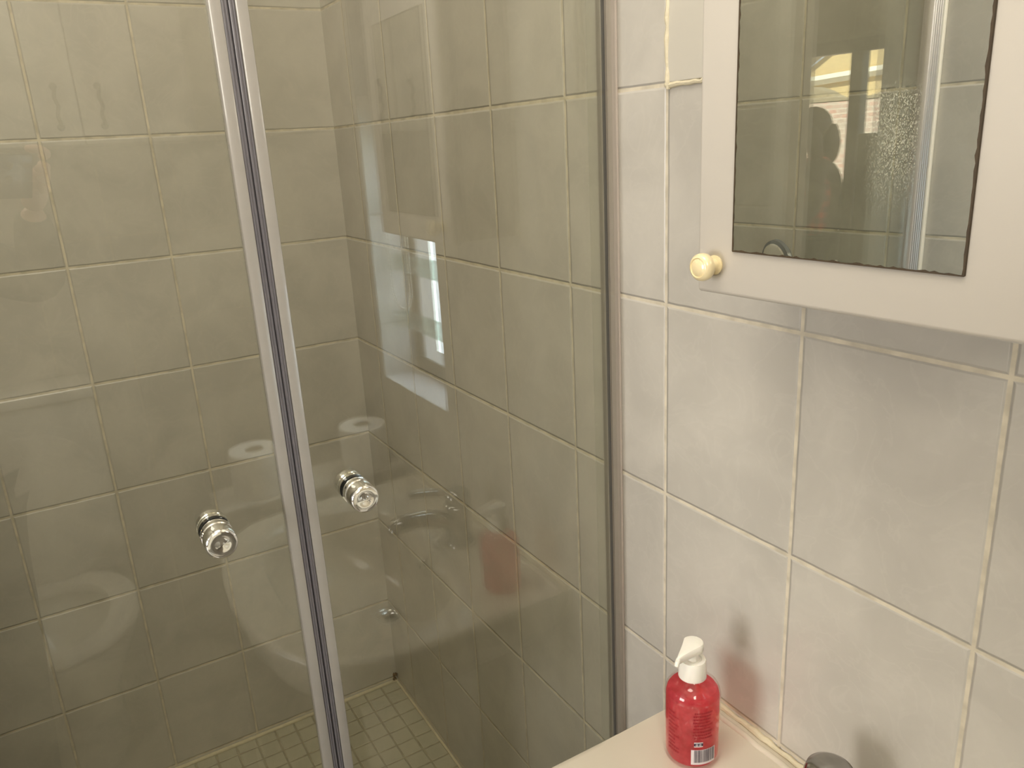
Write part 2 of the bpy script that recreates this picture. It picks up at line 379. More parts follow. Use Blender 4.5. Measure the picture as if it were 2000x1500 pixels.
# raised joint at the foot of the shower walls, with the rusty corner
bm = BM(); box(bm, XL, XL + 0.010, YE, 0, SF, SF + 0.006, 0.002); box(bm, XL, 0.10, -0.006, 0, SF, SF + 0.004, 0.0015)
struct('trim_5', bm, M_caulk, smooth=True, label='cream filler along the foot of the shower walls')
bm = BM()
for i in range(16):
    sphere(bm, (XL + 0.010 + random.uniform(-.006, .004), -0.008 + random.uniform(-.004, .006), SF + 0.004 + random.random() * 0.024), random.uniform(.0015, .004), 8, 6)
tag(obj('rust_deposit', bm, M_rust, base=(XL + 0.01, -0.008, SF)), 'small rusty brown deposit in the corner of the shower floor', 'stain')
bm = BM(); box(bm, XL - T, XO + T, YB - 0.12, T, CZ, CZ + 0.1); struct('ceiling', bm, M_ceil)
# tiled ledge right of the basin
bm = BM(); box(bm, 0.93, 1.06, -0.42, 0, FZ, -0.755, 0.004); struct('trim_6', bm, M_tileO, label='low tiled ledge between basin and toilet')
# window recess
bm = BM()
box(bm, WX0, WX1, 0.0, T, WZ0 - 0.0, WZ0 + 0.004)
struct('window_sill', bm, M_sill, label='pale tiled window sill')['kind'] = 'structure'
bm = BM(); box(bm, WX1 - 0.004, WX1, 0.0, T, WZ0 + 0.004, WZ1); box(bm, WX0, WX0 + 0.004, 0.0, T, WZ0 + 0.004, WZ1)
struct('trim_7', bm, M_reveal, label='pale tiled sides of the window recess')
wn = thing('window_1', ((WX0 + WX1) / 2, 0.10, WZ0 + 0.004), 'bronze framed window with louvre blades in the recess right of the mirror cabinet', 'window')
wn['kind'] = 'structure'
a0, a1 = WX0 + 0.004, WX1 - 0.004
bm = BM()
box(bm, a0, a1, 0.086, 0.097, WZ0 + 0.004, WZ0 + 0.040, 0.003); box(bm, a0, a1, 0.086, 0.097, WZ1 - 0.036, WZ1, 0.003)
box(bm, a0, a0 + 0.036, 0.086, 0.097, WZ0 + 0.04, WZ1 - 0.036, 0.003); box(bm, a1 - 0.028, a1, 0.086, 0.097, WZ0 + 0.04, WZ1 - 0.036, 0.003)
obj('window_frame', bm, M_frame, wn)
bm = BM(); box(bm, a0 + 0.034, a1 - 0.026, 0.090, 0.094, WZ0 + 0.038, WZ1 - 0.034); obj('window_pane', bm, M_pane, wn, smooth=False)
for zc in (-0.43, -0.30, -0.17, -0.04, 0.09):
    bm = BM(); box(bm, a0 + 0.010, a1 - 0.004, 0.060, 0.064, zc - 0.021, zc + 0.021, 0.001); obj('louvre_blade', bm, M_louvre, wn)
# roller blind with its bead chain
rb = thing('roller_blind', (0.84, 0.045, 0.24), 'rolled up white roller blind with a bead chain at the window', 'blind')
bm = BM(); lathe(bm, [(-0.155, 0.022), (0.155, 0.022)], (0.845, 0.045, 0.262), (1, 0, 0), 24); obj('roller', bm, M_white, rb)
bm = BM(); box(bm, 0.692, 1.0, 0.0655, 0.0665, -0.012, 0.262); box(bm, 0.692, 1.0, 0.063, 0.069, -0.020, -0.010, 0.002); obj('blind_fabric', bm, M_white, rb)
bm = BM(); lathe(bm, [(-0.159, 0.03), (-0.155, 0.03), (-0.155, 0.0)], (0.845, 0.045, 0.262), (1, 0, 0), 20); obj('bracket', bm, M_white, rb)
bm = BM(); lathe(bm, [(0.155, 0.03), (0.159, 0.03)], (0.845, 0.045, 0.262), (1, 0, 0), 20); obj('bracket', bm, M_white, rb)
cy = 0.035; ch = []
zb_ = -0.395; xm = 1.0 - 0.052; hw = 0.052
for i in range(70): ch.append((xm + hw, cy, 0.24 - i * (0.24 - (zb_ + hw)) / 70))
for i in range(24):
    a = -math.pi * i / 24; ch.append((xm + hw * math.cos(a), cy, zb_ + hw + hw * math.sin(a)))
for i in range(71): ch.append((xm - hw, cy, zb_ + hw + i * (0.24 - (zb_ + hw)) / 70))
bm = BM(); tube(bm, ch, 0.0008, 5)
acc = 0.0; last = Vector(ch[0])
for p in ch[1:]:
    p = Vector(p); acc += (p - last).length; last = p
    if acc >= 0.0062: acc = 0; sphere(bm, p, 0.0024, 8, 6)
obj('bead_chain', bm, M_bead, rb)

# ------------------------------------------------------------------ shower doors
XG = 0.12; GT = 0.003
YM = -0.447; ZT = 0.42; ZB = SF + 0.05
def knob(parent, y, z):
    bm = BM(); k = 0.0158
    lathe(bm, [(0.0012, 0.006), (0.0012, k), (0.0024, k * 1.02), (0.0024, k * 0.9), (0.0034, k * .98), (0.010, k), (0.011, k * .92), (0.0125, k * .92), (0.0135, k), (0.0290, k), (0.0305, k * .96), (0.0315, k * .86), (0.0308, k * 0.5), (0.0318, k * 0.25), (0.0322, 0.0)], (XG + GT, y, z), (1, 0, 0), 48)
    o = obj('knob', bm, M_chrome, parent, label='round chrome knob')
    bm = BM(); lathe(bm, [(0.0, 0.004), (0.0, k * .97), (0.0013, k * .97), (0.0013, 0.004)], (XG + GT, y, z), (1, 0, 0), 32); lathe(bm, [(0.0, 0.004), (0.0, k * .97), (0.0013, k * .97), (0.0013, 0.004)], (XG - GT, y, z), (-1, 0, 0), 32)
    obj('rubber_washer', bm, M_black, o)
    bm = BM()
    lathe(bm, [(0.0012, 0.006), (0.0012, k), (0.0024, k * 1.02), (0.0030, k * .9), (0.0040, k), (0.0075, k), (0.0085, k * .9), (0.0095, k * .9), (0.0105, k), (0.0185, k), (0.0205, k * .9), (0.021, 0)], (XG - GT, y, z), (-1, 0, 0), 48)
    obj('inner_knob', bm, M_chrome, o)
    bm = BM(); lathe(bm, [(0.0, 0.0016), (0.0004, 0.0016), (0.0004, 0)], (XG + GT + 0.0065, y - k * .97 * math.cos(.6), z + k * .97 * math.sin(.6)), (0, -math.cos(.6), math.sin(.6)), 10); obj('grub_screw', bm, M_black, o)
def strip(parent, y0, y1, s):
    """magnetic closing strip along the meeting edge: pale fin outside, grey magnet towards the middle"""
    e = 0.0115
    bm = BM()
    yA, yB = (y0, y1)
    # pale outer sleeve
    box(bm, XG - 0.006, XG + 0.006, min(yA, yA + s * e), max(yA, yA + s * e), ZB, ZT, 0.0016)
    o = obj('seal_strip', bm, M_sealL, parent, label='pale plastic magnetic seal strip')
    bm = BM()
    q = yA + s * e
    box(bm, XG - 0.007, XG + 0.0045, min(q, yB), max(q, yB), ZB, ZT, 0.001)
    for j in (0.25, 0.7):
        yy = q + (yB - q) * j; lathe(bm, [(0, 0.0008), (ZT - ZB, 0.0008)], (XG + 0.0048, yy, ZB), (0, 0, 1), 8)
    obj('magnet_bead', bm, M_sealD, o)
ld = thing('shower_door', (XG, -0.66, ZB), 'left glass shower door carrying the lower left chrome knob', 'shower door', 'pair of glass shower doors')
bm = BM(); box(bm, XG - GT, XG + GT, YE + 0.030, YM - 0.010, ZB, ZT, 0.0005, seg=1); obj('glass_panel', bm, M_glass, ld, smooth=False)
strip(ld, YM - 0.0175, YM - 0.0005, 1); knob(ld, -0.5355, -0.417)
rd = thing('shower_door', (XG, -0.24, ZB), 'right glass shower door between the meeting strip and the basin wall', 'shower door', 'pair of glass shower doors')
bm = BM(); box(bm, XG - GT, XG + GT, YM + 0.010, -0.028, ZB, ZT, 0.0005, seg=1); obj('glass_panel', bm, M_glass, rd, smooth=False)
strip(rd, YM + 0.0175, YM + 0.0005, -1); knob(rd, -0.3845, -0.412)
bm = BM(); box(bm, XG - 0.001, XG + 0.0035, -0.0290, -0.0275, ZB, ZT); obj('hinge_gasket', bm, M_darkline, rd, label='thin dark hinge side gasket')
bm = BM(); box(bm, XG - 0.005, XG - 0.0035, -0.048, -0.012, ZB, ZT, 0.0004, seg=1); obj('side_seal', bm, M_clear, rd, smooth=False, label='clear plastic side seal')
wp = thing('wall_profile', (0.096, -0.001, ZB), 'slim pale grey wall profile of the shower beside the basin', 'profile')
bm = BM(); box(bm, 0.0935, 0.1125, -0.0022, 0, ZB, ZT, 0.0006); box(bm, 0.1105, 0.1125, -0.0034, -0.0020, ZB, ZT, 0.0004); obj('cover_strip', bm, mat('profile_pale', (0.60, 0.53, 0.48), 0.35, noise=0.1, nscale=90), wp)
bm = BM(); box(bm, 0.080, 0.0935, -0.008, 0, ZB, ZT, 0.001); obj('channel', bm, mat('profile_shade', (0.36, 0.32, 0.28), 0.4, noise=0.15, nscale=90), wp)  # dark strip in place of the shaded gap beside the glass edge
wp = thing('wall_profile', (0.12, YE + 0.01, ZB), 'ribbed silver wall profile of the shower seen in the mirror', 'profile')
bm = BM(); box(bm, 0.112, 0.130, YE + 0.010, YE + 0.036, ZB, ZT, 0.002)
for j in range(4): lathe(bm, [(0, 0.0018), (ZT - ZB, 0.0018)], (0.1302, YE + 0.013 + j * 0.0062, ZB), (0, 0, 1), 8)
obj('channel', bm, M_alu, wp)
bm = BM(); box(bm, 0.110, 0.134, YE, YE + 0.010, ZB, ZT, 0.002); obj('cover_strip', bm, M_white, wp)
tr = thing('shower_rail', (XG, -0.45, ZT), 'aluminium head rail over the glass shower doors', 'rail')
bm = BM(); box(bm, XG - 0.02, XG + 0.02, YE, 0, ZT, ZT + 0.045, 0.003); obj('rail', bm, M_alu, tr)
# hand shower on the shower side wall, seen in the mirror
hs = thing('hand_shower', (-0.125, YE, -0.60), 'dark round hand shower head on the shower side wall, seen low in the mirror', 'shower head')
bm = BM(); lathe(bm, [(0, 0.0), (0.0, 0.036), (0.003, 0.043), (0.010, 0.044), (0.016, 0.038), (0.022, 0.022), (0.026, 0.0)], (-0.125, YE + 0.075, -0.308), (0.25, -0.95, 0.1), 40); obj('spray_head', bm, M_grey, hs)
bm = BM(); lathe(bm, [(-0.002, 0.0), (-0.002, 0.034), (0.0, 0.0365), (0.001, 0.036)], (-0.125, YE + 0.0752, -0.308), (0.25, -0.95, 0.1), 40); obj('spray_plate', bm, M_chrome, hs)
bm = BM(); tube(bm, catmull([(-0.122, YE + 0.060, -0.325), (-0.123, YE + 0.055, -0.40), (-0.125, YE + 0.045, -0.50), (-0.125, YE + 0.045, -0.58)]), 0.011, 14); obj('handle', bm, M_chrome, hs)
bm = BM(); lathe(bm, [(0, 0.02), (0.006, 0.02), (0.008, 0.012), (0.05, 0.012)], (-0.125, YE, -0.50), (0, 1, 0), 20); obj('bracket', bm, M_chrome, hs)
bm = BM(); tube(bm, catmull([(-0.125, YE + 0.045, -0.58), (-0.13, YE + 0.05, -0.85), (-0.30, YE + 0.06, -1.10), (-0.38, YE + 0.04, -0.90), (-0.40, YE + 0.01, -0.75)], 10), 0.006, 10); obj('hose', bm, M_alu, hs)

# ------------------------------------------------------------------ mirror cabinet on the basin wall
mc = thing('mirror_cabinet', (0.522, -0.06, -0.191), 'cream wall cabinet with a frameless mirror and round knob above the basin', 'cabinet')
cx0, cx1, cz0, cz1 = 0.373, 0.661, -0.193, 0.182
bm = BM()
box(bm, cx0 + 0.003, cx0 + 0.019, -0.0905, 0, cz0 + 0.004, cz1); box(bm, cx1 - 0.019, cx1 - 0.003, -0.0905, 0, cz0 + 0.004, cz1)
box(bm, cx0 + 0.019, cx1 - 0.019, -0.0905, 0, cz0 + 0.004, cz0 + 0.02); box(bm, cx0 + 0.019, cx1 - 0.019, -0.0905, 0, cz1 - 0.016, cz1); box(bm, cx0 + 0.019, cx1 - 0.019, -0.006, -0.001, cz0 + 0.02, cz1 - 0.016)
obj('body', bm, M_cabinet, mc, smooth=False)
HG = Vector((cx1, -0.108, 0)); DR = Matrix.Translation(HG) @ Matrix.Rotation(math.radians(1.8), 4, 'Z') @ Matrix.Translation(Vector((-cx1, 0.120, 0)))
def ajar(bm):
    bmesh.ops.transform(bm, matrix=DR, verts=bm.verts); return bm
bm = BM(); box(bm, cx0, cx1, -0.120, -0.104, cz0, cz1, 0.004, seg=3); ajar(bm); dr = obj('door', bm, M_cabinet, mc)
mz0, mz1, mx0, mx1 = -0.1525, 0.137, 0.4165, 0.6160
bm = BM(); box(bm, mx0, mx1, -0.1222, -0.1200, mz0, mz1); ajar(bm)
mir = obj('mirror', bm, M_mirror, dr, smooth=False, label='unframed mirror with chipped dark lower edge')
bm = BM()
ew = 0.0016
def jag(p0, p1, out, n):
    """a thin chipped edge band of the mirror, a strip lying on the mirror face"""
    p0 = Vector(p0); p1 = Vector(p1); o = Vector(out); A = []; B = []
    for i in range(n + 1):
        p = p0.lerp(p1, i / n); d = ew * random.choice((.45, .5, .6, .8, 1.1)) 
        A.append(p + o * 0.0004); B.append(p - o * d)
    lo = [bm.verts.new(v + Vector((0, -0.00005, 0))) for v in A]; li = [bm.verts.new(v + Vector((0, -0.00005, 0))) for v in B]
    bo = [bm.verts.new(v + Vector((0, 0.0022, 0))) for v in A]
    for i in range(n): bm.faces.new([lo[i], lo[i + 1], li[i + 1], li[i]]); bm.faces.new([lo[i], bo[i], bo[i + 1], lo[i + 1]])
yf = -0.1223
jag((mx0, yf, mz0), (mx1, yf, mz0), (0, 0, -1), 60); jag((mx0, yf, mz0), (mx0, yf, mz1), (-1, 0, 0), 60); jag((mx1, yf, mz0), (mx1, yf, mz1), (1, 0, 0), 60); jag((mx0, yf, mz1), (mx1, yf, mz1), (0, 0, 1), 60)
ajar(bm); obj('mirror_rim', bm, M_mirror_edge, dr, smooth=False)
bm = BM(); kr = 0.0125
lathe(bm, [(0, 0.0085), (0.0015, 0.0088), (0.003, 0.0062), (0.009, 0.0056), (0.0115, 0.008), (0.0135, kr * .96), (0.0165, kr), (0.020, kr * .95), (0.0222, kr * .80), (0.0226, kr * .70), (0.0216, kr * .66), (0.0222, kr * .60), (0.0232, kr * .3), (0.0234, 0)], (0.3955, -0.120, -0.1665), (0, -1, 0), 40); ajar(bm)
obj('door_knob', bm, M_cream_knob, dr, label='round cream knob')

# ------------------------------------------------------------------ basin
DZ = -0.755
bs = thing('wash_basin', (0.567, -0.24, DZ - 0.16), 'ivory ceramic wash basin fixed to the tiled wall under the mirror cabinet', 'basin')
BX, BY = 0.567, -0.262
outl = []
bx0, bx1 = 0.268, 0.868
outl += [(bx0, 0.0), (bx0, -0.08), (bx0, -0.16), (0.267, -0.24), (0.272, -0.30), (0.292, -0.365), (0.335, -0.42), (0.40, -0.455), (0.48, -0.472), (0.567, -0.478), (0.654, -0.474), (0.735, -0.462), (0.80, -0.435), (0.845, -0.385), (0.863, -0.31), (0.868, -0.24), (bx1, -0.16), (bx1, -0.08), (bx1, 0.0)]
def outline(th):
    d = Vector((math.cos(th), math.sin(th))); best = None
    n = len(outl)
    for i in range(n):
        a = Vector(outl[i]) - Vector((BX, BY)); b2 = Vector(outl[(i + 1) % n]) - Vector((BX, BY)); e = b2 - a
        den = d.x * e.y - d.y * e.x
        if abs(den) < 1e-9: continue
        t = (a.x * e.y - a.y * e.x) / den; s = (a.x * d.y - a.y * d.x) / den
        if t > 0 and -1e-6 <= s <= 1 + 1e-6: best = t if best is None else max(best, t)
    return best
NS = 160
angs = []
corner = [math.atan2(-BY, bx0 - BX), math.atan2(-BY, bx1 - BX)]
for i in range(NS):
    th = -math.pi + 2 * math.pi * i / NS
    angs.append(th)
for c in corner:
    j = min(range(NS), key=lambda i: abs(angs[i] - c)); angs[j] = c
def bowl(th, k=1.0):
    a, b2 = 0.238 * k, 0.142 * k; n = 2.5; c, s = abs(math.cos(th)), abs(math.sin(th))
    r = ((c / a) ** n + (s / b2) ** n) ** (-1 / n); return r
rings = []
def ring(fn, z):
    R = []
    for th in angs:
        r = fn(th); zz = z(th) if callable(z) else z
        R.append((BX + r * math.cos(th), BY + r * math.sin(th), zz))
    rings.append(R)
OFF = (0.0, -0.016)
ring(lambda t: outline(t) * 0.55, DZ - 0.165)
ring(lambda t: outline(t) * 0.80, DZ - 0.120)
ring(lambda t: outline(t) * 0.955, DZ - 0.062)
ring(lambda t: outline(t) - 0.004, DZ - 0.035)
ring(lambda t: outline(t), DZ - 0.012)
ring(lambda t: outline(t) - 0.0015, DZ - 0.004)
ring(lambda t: outline(t) - 0.006, DZ)
ring(lambda t: outline(t) - 0.012, DZ + 0.0005)
def lerp(a, b2, k): return a + (b2 - a) * k
ring(lambda t: lerp(outline(t), bowl(t, 1.08), 0.5), DZ - 0.001)
for k, dz in ((1.075, -0.0012), (1.04, -0.002), (1.01, -0.006), (0.985, -0.016), (0.95, -0.04), (0.90, -0.07), (0.80, -0.098), (0.62, -0.117), (0.40, -0.126), (0.18, -0.131), (0.09, -0.134)):
    ring(lambda t, k=k: bowl(t, k), DZ + dz)
bm = BM(); VR = []
nb = len(rings)
for ri, R in enumerate(rings):
    sh = 0.0
    if ri >= nb - 8: sh = [0.0, 0.002, 0.006, 0.014, 0.026, 0.040, 0.050, 0.055][ri - (nb - 8)]
    VR.append([bm.verts.new((x, min(y + sh, -0.0006) if ri < 9 else y + sh, z)) for (x, y, z) in R])
for A, B in zip(VR, VR[1:]):
    for i in range(NS): bm.faces.new([A[i], A[(i + 1) % NS], B[(i + 1) % NS], B[i]])
bm.faces.new(VR[0]); bm.faces.new(VR[-1])
body = obj('basin_body', bm, M_ceramic, bs)
bm = BM(); tube(bm, [(bx0 + 0.004, -0.018, DZ - 0.001)] + [(bx0 + 0.02 + i * (bx1 - bx0 - 0.04) / 30, -0.016 + 0.0006 * math.sin(i * 2.1), DZ - 0.0005) for i in range(31)] + [(bx1 - 0.004, -0.018, DZ - 0.001)], 0.0042, 12)
obj('back_ridge', bm, M_ceramic, bs)
bm = BM(); P, R_ = wob((bx0, -0.003, DZ + 0.002), (bx1, -0.003, DZ + 0.002), 0.0042, 60); tube(bm, P, R_, 8); obj('filler_line', bm, M_caulk, bs, label='yellowed filler line along the wall')
DX, DY = BX - 0.0, BY + 0.055
bm = BM(); lathe(bm, [(0, 0.0), (0, 0.012), (0.002, 0.014), (0.004, 0.021), (0.0045, 0.024), (0.003, 0.0255), (0.0, 0.026)], (DX, DY, DZ - 0.1335), (0, 0, 1), 32); obj('drain', bm, M_chrome, bs)
bm = BM(); lathe(bm, [(0, 0.0), (0.002, 0.007), (0.004, 0.0105), (0.0, 0.0125)], (BX, BY + 0.128, DZ - 0.045), (0, -0.95, 0.25), 24); obj('overflow', bm, M_chrome, bs)
pd = BM(); lathe(pd, [(0, 0.11), (0.02, 0.105), (0.10, 0.085), (0.45, 0.08), (0.60, 0.095), (0.64, 0.12)], (BX, -0.20, FZ), (0, 0, 1), 40, 1.0, 0.9); obj('pedestal', pd, M_ceramic, bs)
# mixer tap
TX, TY = 0.520, -0.072
tp = thing('mixer_tap', (TX, TY, DZ), 'chrome mixer tap at the back of the wash basin', 'tap')
bm = BM(); lathe(bm, [(0, 0.0), (0, 0.027), (0.004, 0.0265), (0.007, 0.0235), (0.060, 0.0215), (0.075, 0.023), (0.078, 0.0235), (0.080, 0.021), (0.080, 0.0)], (TX, TY, DZ), (0, 0, 1), 40); obj('tap_body', bm, M_tap, tp)
bm = BM(); n0 = len(bm.verts)
P = catmull([(TX, TY - 0.006, DZ + 0.040), (TX + 0.004, TY - 0.04, DZ + 0.056), (TX + 0.009, TY - 0.085, DZ + 0.064), (TX + 0.012, TY - 0.115, DZ + 0.062), (TX + 0.013, TY - 0.122, DZ + 0.050)], 6)
tube(bm, P, [0.017 - 0.004 * min(1, i / len(P) * 1.3) for i in range(len(P))], 20); obj('spout', bm, M_tap, tp)
bm = BM(); lathe(bm, [(0, 0.0205), (0.004, 0.0235), (0.014, 0.0245), (0.022, 0.022), (0.027, 0.015), (0.029, 0.0)], (TX, TY, DZ + 0.0815), (0, 0, 1), 40)
lv = obj('lever_cap', bm, M_tap, tp)
bm = BM(); P = catmull([(TX, TY - 0.006, DZ + 0.100), (TX + 0.006, TY - 0.035, DZ + 0.108), (TX + 0.011, TY - 0.070, DZ + 0.116), (TX + 0.014, TY - 0.088, DZ + 0.118)], 6)
tube(bm, P, [0.0095 - 0.003 * i / len(P) for i in range(len(P))], 16)
for v in bm.verts: v.co.z = DZ + 0.1 + (v.co.z - DZ - 0.1) * 0.8
obj('lever', bm, M_tap, lv)

# ------------------------------------------------------------------ soap bottle
SX, SY = 0.3445, -0.0855
sb = thing('soap_dispenser', (SX, SY, DZ), 'clear pump bottle of red liquid soap standing on the corner of the wash basin', 'soap bottle')
R0 = 0.0316
outer = [(0, 0.0), (0, R0 * .86), (0.0015, R0 * .95), (0.005, R0), (0.084, R0), (0.091, R0 * .965), (0.096, R0 * .88), (0.101, R0 * .70), (0.105, 0.0165), (0.107, 0.0150), (0.109, 0.0148)]
SB = DZ + 0.0008
bm = BM(); lathe(bm, outer, (SX, SY, SB), (0, 0, 1), 64); shell = obj('bottle', bm, M_shell, sb, label='clear plastic bottle')
bm = BM(); q = R0 - 0.0012
lathe(bm, [(0.0015, 0.0), (0.0015, q * .86), (0.003, q * .95), (0.006, q), (0.083, q), (0.0885, q * .96), (0.0925, q * .88), (0.0925, 0.0)], (SX, SY, SB), (0, 0, 1), 64); obj('liquid_soap', bm, M_liquid, shell, label='red liquid soap')
bm = BM()
for i in range(NS): pass
lathe(bm, [(0.0835, R0 * 0.985), (0.0850, R0 * 1.012), (0.0865, R0 * 0.98)], (SX, SY, SB), (0, 0, 1), 64, cap=False); obj('shoulder_ring', bm, M_shell, shell)
bm = BM(); lathe(bm, [(0.004, 0.0028), (0.100, 0.0028)], (SX, SY, SB), (0, 0, 1), 12); obj('dip_tube', bm, M_clear, sb)
bm = BM()
ck = [(0.1050, 0.0155), (0.1055, 0.0160), (0.1260, 0.0152), (0.1280, 0.0145), (0.1284, 0.0105), (0.1270, 0.0095), (0.1270, 0.0)]
lathe(bm, ck, (SX - 0.001, SY, SB), (0, 0, 1), 48)
for i in range(0): pass
obj('collar', bm, M_plastic, sb)
bm = BM(); lathe(bm, [(0.120, 0.0065), (0.140, 0.0065)], (SX - 0.001, SY, SB), (0, 0, 1), 24)
# teardrop pump head pointing down and to the left of the photo
bm2 = bm
dirn = Vector((-0.30, -0.954, 0)).normalized()
dirn = Vector((0.22, -0.975, 0)).normalized(); side = Vector((-dirn.y, dirn.x, 0))
hc = Vector((SX - 0.001, SY, SB + 0.139))
def head_ring(z, s, tipdrop):
    R = []
    n = 40
    for i in range(n):
        a = 2 * math.pi * i / n; c, sn = math.cos(a), math.sin(a)
        rr = 0.0122 * s
        if c > 0: x = rr * (c ** 1.0) + (c ** 2.0) * 0.0200 * s; y = rr * sn * (1 - 0.62 * c ** 1.2)
        else: x = rr * c; y = rr * sn
        f = max(0, x) / 0.032
        R.append(bm2.verts.new(hc + dirn * x + side * y + Vector((0, 0, z - tipdrop * f))))
    return R
HR = [head_ring(0.0, 0.90, 0.004), head_ring(0.001, 0.97, 0.004), head_ring(0.006, 1.0, 0.004), head_ring(0.0095, 0.98, 0.0055), head_ring(0.0108, 0.93, 0.006), head_ring(0.0112, 0.6, 0.005)]
for A, B in zip(HR, HR[1:]):
    n = len(A)
    for i in range(n): bm2.faces.new([A[i], A[(i + 1) % n], B[(i + 1) % n], B[i]])
bm2.faces.new(HR[0]); bm2.faces.new(HR[-1])
tube(bm2, [hc + dirn * 0.0275 + Vector((0, 0, 0.003)), hc + dirn * 0.0305 + Vector((0, 0, -0.001)), hc + dirn * 0.031 + Vector((0, 0, -0.004))], 0.0028, 12)
obj('pump_head', bm2, M_plastic, sb)
# printed label work, curved round the bottle
vdir = math.atan2(CP.y - SY, CP.x - SX)
def patch(bm, a0, a1, z0, z1, r, mi=0, n=10, skew=0.0):
    A = [bm.verts.new((SX + r * math.cos(a0 + (a1 - a0) * i / n), SY + r * math.sin(a0 + (a1 - a0) * i / n), z0 + skew * i / n)) for i in range(n + 1)]
    B = [bm.verts.new((SX + r * math.cos(a0 + (a1 - a0) * i / n), SY + r * math.sin(a0 + (a1 - a0) * i / n), z1 + skew * i / n)) for i in range(n + 1)]
    for i in range(n):
        f = bm.faces.new([A[i], A[i + 1], B[i + 1], B[i]]); f.material_index = mi
RL = R0 + 0.00025
bm = BM()
b0, b1 = vdir - 0.02, vdir + 0.93
patch(bm, b0, b1, DZ + 0.0090, DZ + 0.0295, RL, 0, 24)
patch(bm, b0 + 0.10, b0 + 0.42, DZ + 0.0335, DZ + 0.0400, RL, 0, 6)
lb = obj('barcode_label', bm, M_label, sb, smooth=False)
bm = BM(); a = b0 + 0.11
while a < b1 - 0.05:
    wd = random.choice((0.008, 0.008, 0.014, 0.022)); patch(bm, a, a + wd, DZ + 0.0120, DZ + 0.0290, RL + 0.0002, 0, 1); a += wd + random.choice((0.010, 0.012, 0.02))
patch(bm, b0 + 0.10, b0 + 0.42, DZ + 0.0350, DZ + 0.0387, RL + 0.0002, 0, 6)
obj('barcode_print', bm, M_bars, lb, smooth=False)
bm = BM()
for cc in (b0 + 0.20, b0 + 0.32):
    for k in range(12):
        t0 = 2 * math.pi * k / 12; t1 = 2 * math.pi * (k + 1) / 12
        vs = []
        for t, rr in ((t0, .0013), (t1, .0013), (t1, .0007), (t0, .0007)):
            aa = cc + rr * math.cos(t) / R0; vs.append(bm.verts.new((SX + (RL + .0004) * math.cos(aa), SY + (RL + .0004) * math.sin(aa), DZ + 0.0368 + rr * math.sin(t))))
        bm.faces.new(vs)
obj('recycling_symbols', bm, M_label, lb, smooth=False)
bm = BM()
for row in range(9):
    z = DZ + 0.079 - row * 0.0042; a = b0 + 0.06 + (0.0 if row % 4 else 0.04); end = b0 + random.choice((0.62, 0.80, 0.74, 0.7))
    while a < end:
        wd = random.uniform(0.03, 0.09); patch(bm, a, min(a + wd, end), z - 0.0010, z + 0.0010, RL, 0, 2); a += wd + 0.016
for row in range(11):
    z = DZ + 0.072 - row * 0.0052; a = b0 - 0.95; end = b0 - 0.95 + random.choice((0.40, 0.5, 0.32))
    while a < end:
        wd = random.uniform(0.04, 0.1); patch(bm, a, min(a + wd, end), z - 0.0011, z + 0.0011, RL, 0, 2); a += wd + 0.018
obj('small_print', bm, M_redprint, sb, smooth=False, label='dark red small print')

# ------------------------------------------------------------------ cabinet opposite the shower
oc = thing('wall_cabinet', (1.72, -0.488, -0.006), 'cream two door wall cabinet opposite the shower, reflected in the left glass door', 'cabinet')
oy0, oy1, oz0, oz1, ox = -0.752, -0.224, -0.006, 0.66, 1.60
bm = BM(); box(bm, ox, XO - 0.006, oy0, oy1, oz0, oz1, 0.002); obj('body', bm, M_cabinet, oc)
for (a, b2, hy) in ((oy0 + 0.002, -0.4895, -0.534), (-0.4865, oy1 - 0.002, -0.4395)):
    bm = BM(); box(bm, ox - 0.018, ox - 0.001, a, b2, oz0 + 0.002, oz1 - 0.002, 0.003); d = obj('door', bm, M_cabinet, oc)
    bm = BM(); P = catmull([(ox - 0.019, hy, 0.130), (ox - 0.036, hy + 0.001, 0.122), (ox - 0.040, hy - 0.0025, 0.104), (ox - 0.041, hy + 0.0025, 0.084), (ox - 0.040, hy - 0.0025, 0.064), (ox - 0.036, hy + 0.001, 0.046), (ox - 0.019, hy, 0.038)], 6)
    tube(bm, P, 0.0042, 10)
    for zz in (0.130, 0.038): sphere(bm, (ox - 0.024, hy, zz), 0.0085, 14, 10)
    obj('handle', bm, M_bronze, d)

# ------------------------------------------------------------------ toilet
wc = thing('toilet', (1.50, -0.77, FZ), 'white toilet with raised lid, reflected low in the left glass door', 'toilet')
ty = -0.775
def oval(cx, a, b2, n=48, z=0.0, e=2.2):
    R = []
    for i in range(n):
        t = 2 * math.pi * i / n; c, s = math.cos(t), math.sin(t)
        bb = b2 * (1 + .06 * c)
        R.append((cx + a * math.copysign(abs(c) ** (2 / e), c), ty + bb * math.copysign(abs(s) ** (2 / e), s), z))
    return R
def loft(bm, Rs, cap=(True, True)):
    V = [[bm.verts.new(p) for p in R] for R in Rs]
    for A, B in zip(V, V[1:]):
        n = len(A)
        for i in range(n): bm.faces.new([A[i], A[(i + 1) % n], B[(i + 1) % n], B[i]])
    if cap[0]: bm.faces.new(V[0])
    if cap[1]: bm.faces.new(V[-1])
sz = -1.150
bm = BM()
loft(bm, [oval(1.52, .20, .10, z=FZ), oval(1.52, .19, .095, z=FZ + .08), oval(1.50, .21, .11, z=FZ + .2), oval(1.44, .235, .165, z=sz - .06), oval(1.425, .238, .18, z=sz - .015), oval(1.425, .236, .178, z=sz), oval(1.41, .185, .135, z=sz), oval(1.41, .165, .12, z=sz - .05), oval(1.42, .09, .06, z=sz - .16), oval(1.42, .05, .03, z=sz - .18)])
obj('bowl', bm, M_toilet, wc)
